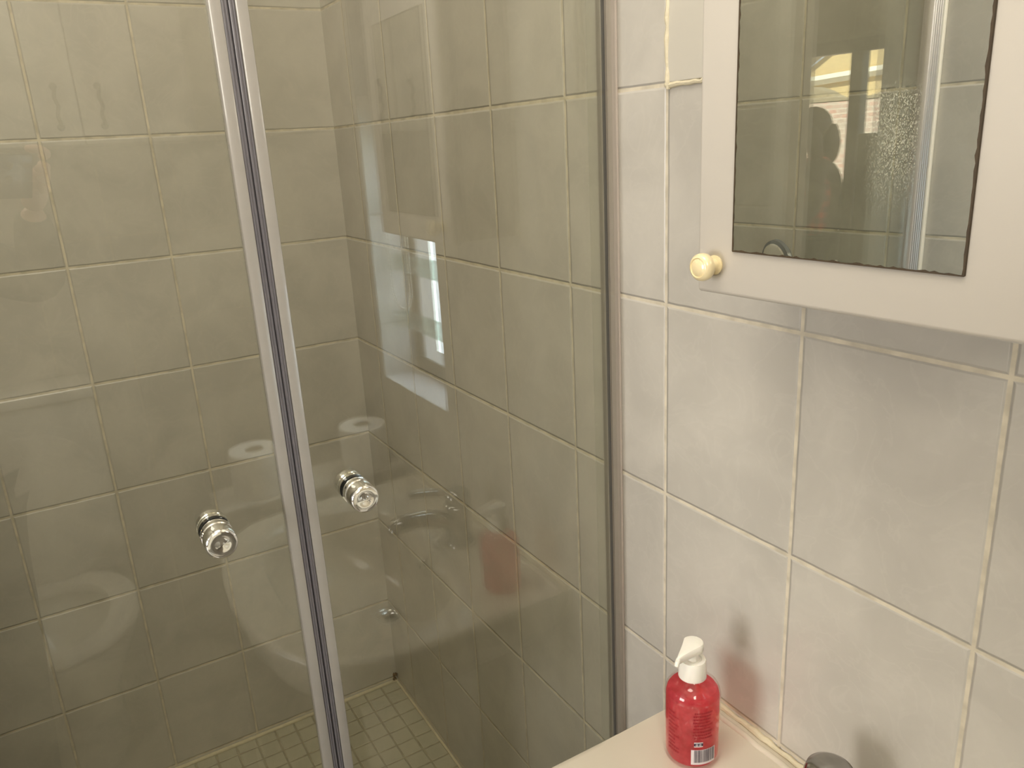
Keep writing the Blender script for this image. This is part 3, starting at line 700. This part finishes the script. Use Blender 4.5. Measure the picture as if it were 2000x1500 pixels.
bm = BM(); loft(bm, [oval(1.42, .230, .183, z=sz + .003), oval(1.42, .234, .187, z=sz + .010), oval(1.42, .224, .178, z=sz + .022), oval(1.41, .165, .118, z=sz + .022), oval(1.41, .158, .112, z=sz + .010), oval(1.41, .162, .116, z=sz + .003), oval(1.42, .230, .183, z=sz + .003)], (False, False)); obj('seat', bm, M_white, wc)
bm = BM()
def ovalv(a, b2, x, cz_):
    R = []
    for i in range(48):
        t = 2 * math.pi * i / 48; c, s = math.cos(t), math.sin(t)
        q = b2 * math.copysign(abs(s) ** .85, s)
        R.append((x + (q + b2) * .10, ty + a * math.copysign(abs(c) ** .9, c), cz_ + q))
    return R
loft(bm, [ovalv(.165, .195, 1.612, sz + .222), ovalv(.176, .205, 1.615, sz + .222), ovalv(.176, .205, 1.624, sz + .222), ovalv(.16, .19, 1.630, sz + .222)]); obj('lid', bm, M_white, wc)
bm = BM(); box(bm, 1.685, 1.848, ty - .185, ty + .185, sz - .02, -.655, 0.02, seg=4); obj('cistern', bm, M_toilet, wc)
bm = BM(); box(bm, 1.672, 1.849, ty - .195, ty + .195, -.653, -.620, 0.010, seg=3); obj('cistern_lid', bm, M_toilet, wc)
bm = BM(); lathe(bm, [(0, .022), (.006, .022), (.008, .018), (.008, 0)], (1.76, ty, -.620), (0, 0, 1), 24); obj('flush_button', bm, M_chrome, wc)

# two toilet rolls on the ledge
def roll(y, x, label):
    t = thing('toilet_roll', (x, y, -0.755), label, 'toilet roll', 'toilet rolls on the tiled ledge')
    bm = BM(); z = -0.7545
    lathe(bm, [(0, .020), (0, .052), (.003, .0545), (.095, .0545), (.098, .052), (.098, .020), (0, .020)], (x, y, z), (0, 0, 1), 48, cap=False); obj('paper', bm, M_paper, t)
    bm = BM(); lathe(bm, [(0.001, .0185), (0.001, .0195), (.097, .0195), (.097, .0185), (0.001, .0185)], (x, y, z), (0, 0, 1), 32, cap=False); obj('core', bm, mat('core_card', (0.45, 0.36, 0.25), 0.9), t)
roll(-0.322, 0.995, 'white toilet roll on the tiled ledge, farther from the window wall')
roll(-0.075, 0.995, 'white toilet roll on the tiled ledge, close to the window wall')

# ceiling lamp, and a fill lamp added over the shower
for lx, ly, lr, lab in ((0.60, -0.72, 0.42, 'large round opal ceiling lamp over the bathroom floor'), (-0.10, -0.58, 0.27, 'round opal fill lamp added over the shower')):
    cl = thing('ceiling_lamp', (lx, ly, CZ), lab, 'lamp')
    bm = BM(); lathe(bm, [(0, lr * .9), (-.02, lr * .9), (-.02, .0)], (lx, ly, CZ), (0, 0, 1), 48); obj('lamp_base', bm, M_white, cl)
    bm = BM(); lathe(bm, [(-.02, lr), (-.028, lr), (-.034, lr * .9), (-.038, lr * .5), (-.04, 0)], (lx, ly, CZ), (0, 0, 1), 48); obj('lamp_shade', bm, M_lampglass, cl)

# ------------------------------------------------------------------ door opening and the room beyond
bm = BM()
box(bm, 0.655, 0.700, YB - 0.085, YB + 0.004, FZ, 0.52, 0.002); box(bm, 0.218, 0.66, YB - 0.13, YB + 0.01, 0.485, 0.52, 0.003)
tag(obj('door_1', bm, M_white, smooth=False), 'white door lining of the bathroom doorway seen in the mirror', kind='structure')
HY = -4.86; HX0, HX1 = -0.6, 4.6; HC = 0.95; y1 = YB - 0.12
bm = BM(); box(bm, HX0 - .1, HX1 + .1, HY - .2, YB - 0.12, FZ - 0.1, FZ); struct('floor', bm, M_floor)
bm = BM(); box(bm, HX0 - .1, HX1 + .1, HY - .2, YB - 0.12, HC, HC + .1); struct('ceiling', bm, M_ceil)
bm = BM(); box(bm, HX0 - .1, HX0, HY - .2, y1, FZ, HC); struct('wall_left', bm, M_hall)
bm = BM(); box(bm, HX1, HX1 + .1, HY - .2, y1, FZ, HC); struct('wall_right', bm, M_hall)
bm = BM(); box(bm, HX0, 0.218, y1 - .06, y1, FZ, HC); box(bm, 0.74, HX1, y1 - .06, y1, FZ, HC); box(bm, .218, .74, y1 - .06, y1, .52, HC); struct('wall_near', bm, M_hall)
px0, px1 = 2.10, 3.90; pz = 0.50
bm = BM(); box(bm, HX0, px0, HY - .2, HY, FZ, HC); box(bm, px1, HX1, HY - .2, HY, FZ, HC); box(bm, px0, px1, HY - .2, HY, pz, HC); struct('wall_far', bm, M_hall)
wn2 = thing('hall_light_frame', (0.96, HY, -1.02), 'white frame made up around the hall fill light', 'window'); wn2['kind'] = 'structure'  # invented window, only a frame to house the hall fill light
bm = BM(); box(bm, -0.09, 2.01, HY, HY + .05, -1.05, -1.0, .003); box(bm, -0.09, 2.01, HY, HY + .05, .60, .65, .003); box(bm, -0.09, -0.04, HY, HY + .05, -1.0, .60, .003); box(bm, 1.96, 2.01, HY, HY + .05, -1.0, .60, .003); obj('window_frame', bm, M_white, wn2)
wn3 = thing('high_light_frame', (XO, -1.02, 0.36), 'small white frame made up around the high fill light', 'window'); wn3['kind'] = 'structure'  # invented out-of-view window, only a frame for the high fill light
bm = BM()
for q in ((-1.26, -0.78, 0.35, 0.38), (-1.26, -0.78, 1.10, 1.13), (-1.26, -1.23, 0.38, 1.10), (-0.81, -0.78, 0.38, 1.10)): box(bm, XO - 0.03, XO - 0.006, *q, .002)
obj('window_frame', bm, M_white, wn3)
pdn = thing('door_2', (3.0, HY, FZ), 'dark framed glazed patio door behind the person in the mirror', 'door'); pdn['kind'] = 'structure'
bm = BM()
box(bm, px0, px1, HY - .08, HY + .01, pz - .085, pz, .004)
for xc in (px0 + .04, 2.79, px1 - .04): box(bm, xc - .045, xc + .045, HY - .08, HY + .01, FZ, pz - .085, .004)
box(bm, px0, px1, HY - .08, HY + .01, FZ, FZ + .12, .004); obj('door_frame', bm, M_frame, pdn)
bm = BM(); box(bm, px0 + .09, px1 - .09, HY - .04, HY - .034, FZ + .12, pz - .085); obj('door_pane', bm, M_pane, pdn, smooth=False)

cb = thing('cupboard', (2.235, -4.52, FZ), 'tall dark cupboard added to hide the bright lower pane of the patio door', 'cupboard')  # made-up cupboard covering the bright lower pane in the mirror view
bm = BM(); box(bm, 2.05, 2.42, -4.70, -4.36, FZ + .04, -0.12, .004); box(bm, 2.07, 2.40, -4.68, -4.39, FZ, FZ + .04); obj('body', bm, M_frame, cb)
for a, b2, k in ((2.055, 2.2335, 2.215), (2.2365, 2.415, 2.255)):
    bm = BM(); box(bm, a, b2, -4.36, -4.342, FZ + .05, -0.13, .003); d = obj('door', bm, M_frame, cb)
    bm = BM(); lathe(bm, [(0, .006), (.012, .006), (.016, .013), (.024, .012), (.026, 0)], (k, -4.342, -0.72), (0, 1, 0), 20); obj('knob', bm, M_bronze, d)

# ------------------------------------------------------------------ outside
bm = BM(); box(bm, -3, 14, -16, HY - .2, FZ - .15, FZ - .02); tag(obj('ground', bm, M_concrete, smooth=False), 'pale paving outside', kind='structure')
gw = thing('garden_wall', (6, -8.2, FZ), 'pinkish patterned block wall across the patio, seen through the glazed door', 'wall')
bm = BM(); box(bm, 2.2, 12, -8.4, -8.2, FZ - .02, 0.20); obj('wall_body', bm, M_brick, gw, smooth=False)
bm = BM(); top = []
for i in range(60):
    x = 2.2 + i * 9.8 / 59; ph = (x - 2.2) % 1.1 / 1.1; h = 0.20 + 0.02 + 0.16 * abs(math.cos(math.pi * ph)) ** 5
    top.append((x, h))
A = [bm.verts.new((x, -8.2, .19)) for x, h in top]; B = [bm.verts.new((x, -8.2, h)) for x, h in top]; Cc = [bm.verts.new((x, -8.4, h)) for x, h in top]; Dd = [bm.verts.new((x, -8.4, .19)) for x, h in top]
for i in range(59):
    for P_, Q_ in ((A, B), (B, Cc), (Cc, Dd)): bm.faces.new([P_[i], P_[i + 1], Q_[i + 1], Q_[i]])
obj('wall_coping', bm, M_roof, gw, smooth=False)
hb = thing('house', (7.5, -12, FZ), 'cream rendered gabled house beyond the patio wall', 'house')
bm = BM()
vs = [(3.0, -12, FZ), (9.6, -12, FZ), (9.6, -12, 0.1), (6.2, -12, 2.1), (3.0, -12, 0.3)]
f0 = [bm.verts.new(v) for v in vs]; f1 = [bm.verts.new((x, y - 4, z)) for x, y, z in vs]
bm.faces.new(f0); bm.faces.new(f1)
for i in range(5): bm.faces.new([f0[i], f0[(i + 1) % 5], f1[(i + 1) % 5], f1[i]])
obj('gable_wall', bm, M_creamwall, hb, smooth=False)
bm = BM(); tube(bm, [(3.0, -11.93, 0.92), (9.2, -11.93, 0.60)], 0.075, 4); obj('fascia_board', bm, M_fascia, hb, smooth=False)
bm = BM(); tube(bm, [(2.8, -11.9, 0.22), (6.2, -11.9, 2.15), (9.9, -11.9, -0.05)], 0.05, 4); obj('barge_board', bm, M_roof, hb, smooth=False)
sh = thing('shrub', (5.0, -6.6, FZ - .02), 'leafy green shrub on the patio at the left edge of the doorway view', 'plant')
bm = BM(); tube(bm, [(5.0, -6.6, FZ - .02), (5.02, -6.6, -0.9), (5.0, -6.58, -0.2), (5.0, -6.6, 0.2)], [.03, .025, .02, .01], 8); obj('stem', bm, mat('bark', (.15, .10, .06), .9), sh)
bm = BM()
for i in range(420):
    c = Vector((5.0, -6.6, -0.05)) + Vector((random.gauss(0, .20), random.gauss(0, .2), random.gauss(0, .22)))
    d = Vector((random.uniform(-1, 1), random.uniform(-1, 1), random.uniform(-.4, .8))).normalized(); s = d.cross(Vector((0, 0, 1))).normalized() * .022
    n_ = d.cross(s).normalized() * .006
    p = [bm.verts.new(c), bm.verts.new(c + d * .05 + s + n_), bm.verts.new(c + d * .11), bm.verts.new(c + d * .05 - s + n_)]
    bm.faces.new([p[0], p[1], p[2]]); bm.faces.new([p[0], p[2], p[3]])
obj('foliage', bm, M_leaf, sh, smooth=False)
bm = BM(); box(bm, -2, 5, 1.6, 1.8, FZ, 2.1); tag(obj('sun_screen_wall', bm, mat('white_render', (.85, .84, .82), .9), smooth=False), 'white rendered wall added outside the bathroom window to block the sun', 'wall')  # added wall, tall enough to keep the sun out of the window

# ------------------------------------------------------------------ people
def skin(name, chains, m, parent, level=2, base=None):
    """grow one surface over connected chains: nodes [(pos, r)], edges by index; every chain list is one island"""
    vs = []; es = []; rs = []; roots = []
    for nodes, edges in chains:
        o = len(vs); roots.append(o)
        for p, r in nodes: vs.append(Vector(p)); rs.append(r)
        es += [(a + o, b2 + o) for a, b2 in edges]
    me = bpy.data.meshes.new(name); me.from_pydata(vs, es, []); ob = bpy.data.objects.new(name, me); COL.objects.link(ob)
    ob.modifiers.new('s', 'SKIN'); sv = me.skin_vertices[0].data
    for i, r in enumerate(rs):
        rr = r if isinstance(r, tuple) else (r, r); sv[i].radius = rr; sv[i].use_root = i in roots
    ob.modifiers['s'].use_smooth_shade = True
    sub = ob.modifiers.new('u', 'SUBSURF'); sub.levels = level; sub.render_levels = level
    bpy.context.view_layer.update(); dg = bpy.context.evaluated_depsgraph_get()
    m2 = bpy.data.meshes.new_from_object(ob.evaluated_get(dg)); bpy.data.objects.remove(ob); bpy.data.meshes.remove(me)
    bm = BM(); bm.from_mesh(m2); bpy.data.meshes.remove(m2)
    return bm
def seq(n, o=0): return [(i + o, i + 1 + o) for i in range(n - 1)]
def head_bm(bm, c, face, s=1.0):
    """a head with brow, nose, lips, chin and ears; c is the centre, face the looking direction"""
    f = Vector(face).normalized(); up = Vector((0, 0, 1)); r = f.cross(up).normalized(); u = r.cross(f).normalized()
    nu, nv = 32, 24; V = []
    for j in range(1, nv):
        th = math.pi * j / nv; row = []
        for i in range(nu):
            ph = 2 * math.pi * i / nu
            x = math.sin(th) * math.cos(ph); y = math.sin(th) * math.sin(ph); z = math.cos(th)
            X = x * .096; Y = y * .074; Z = z * .118
            if z < -.1:
                k = min(1, (-z - .1) / .9); Y *= 1 - .38 * k; X *= 1 - .18 * k if x > 0 else 1 - .45 * k
            if x > .5:
                fy = math.exp(-(Y / .012) ** 2)
                X += .020 * fy * math.exp(-((Z + .018) / .015) ** 2) + .010 * fy * math.exp(-((Z - .002) / .02) ** 2)
                X += .006 * math.exp(-(Y / .022) ** 2) * (math.exp(-((Z + .048) / .006) ** 2) + math.exp(-((Z + .060) / .006) ** 2))
                X += .010 * math.exp(-(Y / .02) ** 2) * math.exp(-((Z + .09) / .016) ** 2)
                X -= .009 * math.exp(-((abs(Y) - .032) / .012) ** 2) * math.exp(-((Z - .008) / .011) ** 2)
            row.append(bm.verts.new(Vector(c) + (f * X + r * Y + u * Z) * s))
        V.append(row)
    t = bm.verts.new(Vector(c) + u * .118 * s); b2 = bm.verts.new(Vector(c) - u * .116 * s + f * .0 * s)
    for A, B in zip(V, V[1:]):
        for i in range(nu): bm.faces.new([A[i], A[(i + 1) % nu], B[(i + 1) % nu], B[i]])
    for i in range(nu): bm.faces.new([t, V[0][(i + 1) % nu], V[0][i]]); bm.faces.new([b2, V[-1][i], V[-1][(i + 1) % nu]])
    for sgn in (1, -1):
        m = Matrix.Translation(Vector(c) + (r * sgn * .074 - f * .005 - u * .012) * s) @ (Matrix((f, r, u)).transposed().to_4x4()) @ Matrix.Diagonal((.018 * s, .008 * s, .031 * s, 1))
        bmesh.ops.create_uvsphere(bm, u_segments=12, v_segments=8, radius=1, matrix=m)
    return f, r, u
def eyes(parent, c, face, s=1.0):
    f = Vector(face).normalized(); r = f.cross(Vector((0, 0, 1))).normalized(); u = r.cross(f).normalized()
    for sg in (1, -1):
        bm = BM(); sphere(bm, Vector(c) + (f * .074 + r * sg * .032 + u * .006) * s, .0115 * s, 12, 8)
        obj('eye', bm, M_eye, parent)

# --- the photographer; hands and phone sit in the camera's own frame
def c2w(p): return RM @ Vector(p) + CP
ph = thing('person', (1.10, -0.98, FZ), 'person in dark clothes holding up a phone, reflected at the left edge', 'person')
HN = Vector((1.13, -0.965, 0.075)); FD = Vector((-0.86, 0.38, -0.22))
fw = lambda s: [  # arm nodes of one side in camera frame
    ]
def hand(s, px):
    """s=+1 right end of the phone, px = x of that end; four curled fingers and a thumb gripping the phone"""
    X = lambda v: px + s * v
    ch = []
    # palm and wrist
    ch.append(([(c2w((X(.022), -.085, .046)), .023), (c2w((X(.026), -.058, .036)), (.022, .018)), (c2w((X(.024), -.026, .028)), (.028, .013)), (c2w((X(.022), -.002, .022)), (.026, .010))], seq(4)))
    ys = (.020, .002, -.017, -.035)
    for k, y in enumerate(ys):
        L = (.030, .033, .030, .024)[k]
        tip = X(.016 - L)
        if k == 0: pts = [(X(.022), y - .006, .020), (X(.026), y + .004, .006), (X(.010), y + .0125, .004), (X(-.014), y + .0115, .006)]
        else: pts = [(X(.020), y, .020), (X(.023), y, .002), (X(.012), y, -.0075), (tip + s * .012, y + .001, -.0085)]
        rr = (.0088, .0084, .0076, .0066)
        ch.append(([(c2w(p), r) for p, r in zip(pts, rr)], seq(4)))
    ch.append(([(c2w((X(.018), -.045, .034)), .012), (c2w((X(.010), -.030, .028)), .0105), (c2w((X(-.006), -.016, .021)), .0095), (c2w((X(-.022), -.008, .019)), .008)], seq(4)))
    return ch
PR, PL = 0.020, -0.134
CH = hand(1, PR) + hand(-1, PL)
neck = Vector((1.15, -0.985, -0.075)); 
_eR = c2w((.100, -.245, .085)); _eL = c2w((-.19, -.22, .10)); _wR = c2w((PR + .022, -.080, .043)); _wL = c2w((PL - .022, -.080, .043))
_sR = Vector((1.16, -0.83, -0.175)); _sL = Vector((1.16, -1.14, -0.175)); _c = Vector((1.15, -.985, -.19))
CH.append(([(_c, .05), (_sR, .04), (_eR, .034), (_wR, .022), (_sL, .04), (_eL, .034), (_wL, .022), (neck, .045)], [(0, 1), (1, 2), (2, 3), (0, 4), (4, 5), (5, 6), (0, 7)]))
CH.append(([(neck, .052), (Vector((1.14, -0.975, -0.02)), .048), (Vector((1.135, -0.968, 0.03)), .05)], seq(3)))
bm = skin('body', CH, M_skin, ph)
head_bm(bm, HN, FD)
elR = c2w((.100, -.245, .085)); elL = c2w((-.19, -.22, .10)); wrR = c2w((PR + .022, -.088, .047)); wrL = c2w((PL - .022, -.088, .047))
hipL = Vector((1.09, -1.07, -0.62)); hipR = Vector((1.09, -0.89, -0.62))
for s_, hp in ((1, hipR), (-1, hipL)):
    pass
obj('body', bm, M_skin, ph)
eyes(ph, HN, FD)
bm = BM(); sphere(bm, HN + Vector((.018, -.004, .022)), .112, 24, 16, (1.0, .86, 1.05))
hairf = FD.normalized()
for v in list(bm.verts):
    d = (v.co - HN); 
    if d.dot(hairf) > .045 and d.z < .07: v.co = HN + d * .62
obj('hair', bm, M_hair2, ph)
shR = Vector((1.16, -0.83, -0.175)); shL = Vector((1.16, -1.14, -0.175)); ches = Vector((1.145, -0.985, -0.20)); wai = Vector((1.12, -0.98, -0.47)); pel = Vector((1.11, -0.955, -0.66))
nodes = [(pel, (.19, .19)), (wai + Vector((0, .03, 0)), (.17, .17)), (Vector((1.13, -0.965, -0.32)), (.165, .15)), (ches, (.13, .10)), (Vector((1.15, -.985, -.105)), .062),
         (shR, .062), (shR.lerp(elR, .5), .056), (elR, .052), (elR.lerp(wrR, .45), .044), (wrR.lerp(elR, .22), .034), (wrR, .029),
         (shL, .062), (shL.lerp(elL, .5), .056), (elL, .052), (elL.lerp(wrL, .45), .044), (wrL.lerp(elL, .22), .034), (wrL, .029)]
edges = [(0, 1), (1, 2), (2, 3), (3, 4), (3, 5), (5, 6), (6, 7), (7, 8), (8, 9), (9, 10), (3, 11), (11, 12), (12, 13), (13, 14), (14, 15), (15, 16)]
# the back of the sleeves hangs from the elbow
obj('jumper', skin('j', [(nodes, edges)], M_jumper, ph), M_jumper, ph)
def legs(pel, hips, knees, ankles, toes, r=(.16, .105, .076, .062)):
    n = [(pel, (r[0], .11))]; e = []
    for h, k, a in zip(hips, knees, ankles):
        o = len(n); n += [(h, r[1]), (h.lerp(k, .5), r[1] * .9), (k, r[2]), (k.lerp(a, .5), r[3]), (a, r[3] * .88)]; e += [(0, o), (o, o + 1), (o + 1, o + 2), (o + 2, o + 3), (o + 3, o + 4)]
    return n, e
n, e = legs(pel + Vector((0, 0, -.02)), (Vector((1.10, -0.86, -0.75)), Vector((1.10, -1.06, -0.75))), (Vector((1.075, -0.865, -1.09)), Vector((1.085, -1.075, -1.09))), (Vector((1.07, -0.875, FZ + .09)), Vector((1.09, -1.075, FZ + .09))), None)
obj('trousers', skin('t', [(n, e)], M_trouser, ph), M_trouser, ph)
bm = BM()
for y in (-.875, -1.075): loft(bm, [[(1.035 + .115 * a * math.cos(t), y + .045 * a * math.sin(t), FZ + z) for t in [2 * math.pi * i / 24 for i in range(24)]] for a, z in ((.92, .001), (1, .012), (.98, .03), (.8, .055), (.5, .075))])
obj('shoes', bm, M_shoe, ph)
# phone
pp = thing('phone', c2w((-.05, -.015, .006)), 'dark phone held sideways in both hands of the person reflected in the glass', 'phone')
def phone_part(name, b0, b1, m, bev, parent):
    bm = BM(); box(bm, b0[0], b1[0], b0[1], b1[1], b0[2], b1[2], bev)
    for v in bm.verts: v.co = c2w(v.co)
    return obj(name, bm, m, parent)
phone_part('case', (PL, -.052, .0035), (PR, .022, .0125), M_phone, .003, pp)
phone_part('screen', (PL + .004, -.049, .0125), (PR - .004, .019, .0131), M_lens, .0002, pp)
for q in ((-.022, .004), (-.022, -.02), (-.044, -.008)):
    bm = BM(); lathe(bm, [(0, .0075), (.0012, .0075), (.0014, .006), (.0010, 0)], (0, 0, 0), (0, 0, -1), 24)
    for v in bm.verts: v.co = c2w(v.co + Vector((q[0], q[1], .0036)))
    obj('camera_lens', bm, M_lens, pp)

# --- the visitor by the patio door
vx, vy = 2.60, -4.2
vp = thing('person', (vx, vy, FZ), 'dark haired person in dark coat and red plaid shirt standing in the mirror view', 'person')
fd = Vector((0.86, 0.50, 0)).normalized(); rt = fd.cross(Vector((0, 0, 1))).normalized()
def V3(f_, r_, z): return Vector((vx, vy, FZ)) + fd * f_ + rt * r_ + Vector((0, 0, z))
hc2 = V3(.055, 0, 1.475); hd = (fd + Vector((0, 0, -.38))).normalized()
def hand_simple(w_, d_, s=1):
    d_ = Vector(d_).normalized(); q = d_.cross(Vector((0, 0, 1)).cross(d_)).normalized(); l = fd
    ch = [([(w_, .021), (w_ + d_ * .045, (.030, .014)), (w_ + d_ * .085, (.032, .012))], seq(3))]
    for k in range(4):
        b_0 = w_ + d_ * .08 + l * (k - 1.5) * .018
        ch.append(([(b_0, .0088), (b_0 + d_ * .035, .0084), (b_0 + d_ * (.062 - .006 * abs(k - 1.5)) + rt * s * .012, .0076), (b_0 + d_ * (.075 - .008 * abs(k - 1.5)) + rt * s * .028, .0066)], seq(4)))
    ch.append(([(w_ + d_ * .02, .011), (w_ + d_ * .045 + l * .035, .0105), (w_ + d_ * .075 + l * .042, .0085)], seq(3)))
    return ch
wr1 = V3(.05, .25, .86); wr2 = V3(.10, -.25, .86)
CH = hand_simple(wr1, (0.02, .02, -1), -1) + hand_simple(wr2, (0.02, .02, -1), 1)
CH.append(([(V3(0, 0, 1.22), .06), (V3(-.01, .17, 1.24), .04), (V3(-.04, .245, 1.03), .034), (wr1, .022), (V3(-.01, -.17, 1.24), .04), (V3(-.03, -.245, 1.03), .034), (wr2, .022), (V3(0, 0, 1.30), .048)], [(0, 1), (1, 2), (2, 3), (0, 4), (4, 5), (5, 6), (0, 7)]))
CH.append(([(V3(0, 0, 1.28), .055), (V3(.01, 0, 1.34), .048), (V3(.03, 0, 1.40), .05)], seq(3)))
bm = skin('b', CH, M_skin, vp); head_bm(bm, hc2, hd, .98); obj('body', bm, M_skin, vp); eyes(vp, hc2, hd, .98)
bm = BM(); hb2 = hc2 - fd * .022 + Vector((0, 0, .022))
sphere(bm, hb2, .115, 28, 18, (1, 1, 1.02))
for v in bm.verts:
    d = v.co - hc2
    if d.dot(fd) > .035 and d.z < .055: v.co = hc2 + d * .55
for sg in (1, -1):
    P = catmull([hb2 + rt * sg * .078 + Vector((0, 0, .03)) + fd * .02, hb2 + rt * sg * .092 - fd * .02 + Vector((0, 0, -.07)), hb2 + rt * sg * .088 - fd * .04 + Vector((0, 0, -.17)), hb2 + rt * sg * .08 - fd * .03 + Vector((0, 0, -.24))], 5)
    tube(bm, P, [.03, .034, .037, .04, .042, .044, .045, .045, .044, .043, .04, .037, .032, .026, .02, .012][:len(P)], 12)
P = catmull([hb2 - fd * .085, hb2 - fd * .10 + Vector((0, 0, -.1)), hb2 - fd * .095 + Vector((0, 0, -.2)), hb2 - fd * .08 + Vector((0, 0, -.26))], 5)
tube(bm, P, [.05, .055, .06, .064, .066, .068, .068, .066, .064, .06, .055, .048, .04, .03, .022, .012][:len(P)], 14)
obj('hair', bm, M_hair, vp)
s1, s2 = V3(-.01, .17, 1.24), V3(-.01, -.17, 1.24); e1, e2 = V3(-.04, .245, 1.03), V3(-.03, -.245, 1.03)
nodes = [(V3(0, 0, .78), (.16, .13)), (V3(0, 0, .96), (.14, .115)), (V3(0, 0, 1.10), (.15, .12)), (V3(0, 0, 1.22), (.12, .09)), (V3(0, 0, 1.31), .058), (s1, .06), (e1, .052), (wr1, .036), (s2, .06), (e2, .052), (wr2, .036)]
edges = [(0, 1), (1, 2), (2, 3), (3, 4), (3, 5), (5, 6), (6, 7), (3, 8), (8, 9), (9, 10)]
obj('plaid_shirt', skin('s', [(nodes, edges)], M_plaid, vp), M_plaid, vp)
nodes = [(V3(-.035, 0.02, .74), (.165, .125)), (V3(-.035, 0.02, .98), (.15, .12)), (V3(-.035, 0.02, 1.12), (.155, .12)), (V3(-.03, 0.02, 1.23), (.125, .09)), (s2 + Vector((0, 0, .004)), .066), (e2, .058), (wr2, .042), (s1.lerp(V3(0,0,1.24), .4) - fd * .02, .06)]
edges = [(0, 1), (1, 2), (2, 3), (3, 4), (4, 5), (5, 6), (3, 7)]
bmj = skin('s', [(nodes, edges)], M_jumper, vp)
obj('coat', bmj, M_jumper, vp)
n, e = legs(V3(0, 0, .80), (V3(0, .085, .74), V3(0, -.085, .74)), (V3(.02, .10, .44), V3(.02, -.10, .44)), (V3(-.02, .13, .09), V3(-.02, -.10, .09)), None)
obj('trousers', skin('t', [(n, e)], M_trouser, vp), M_trouser, vp)
bm = BM()
for r_ in (.13, -.10):
    c0 = V3(.035, r_, 0); Rs = []
    for a, z in ((.92, .001), (1, .012), (.98, .03), (.8, .055), (.5, .075)):
        Rs.append([c0 + fd * (.125 * a * math.cos(t)) + rt * (.045 * a * math.sin(t)) + Vector((0, 0, z)) for t in [2 * math.pi * i / 24 for i in range(24)]])
    loft(bm, Rs)
obj('shoes', bm, M_shoe, vp)

for o in bpy.data.objects:
    if '_b' in o: del o['_b']
sc.cycles.max_bounces = 14; sc.cycles.transparent_max_bounces = 24; sc.cycles.glossy_bounces = 8
sc.cycles.diffuse_bounces = 5; sc.cycles.caustics_reflective = False; sc.cycles.caustics_refractive = False
sc.cycles.sample_clamp_indirect = 6.0
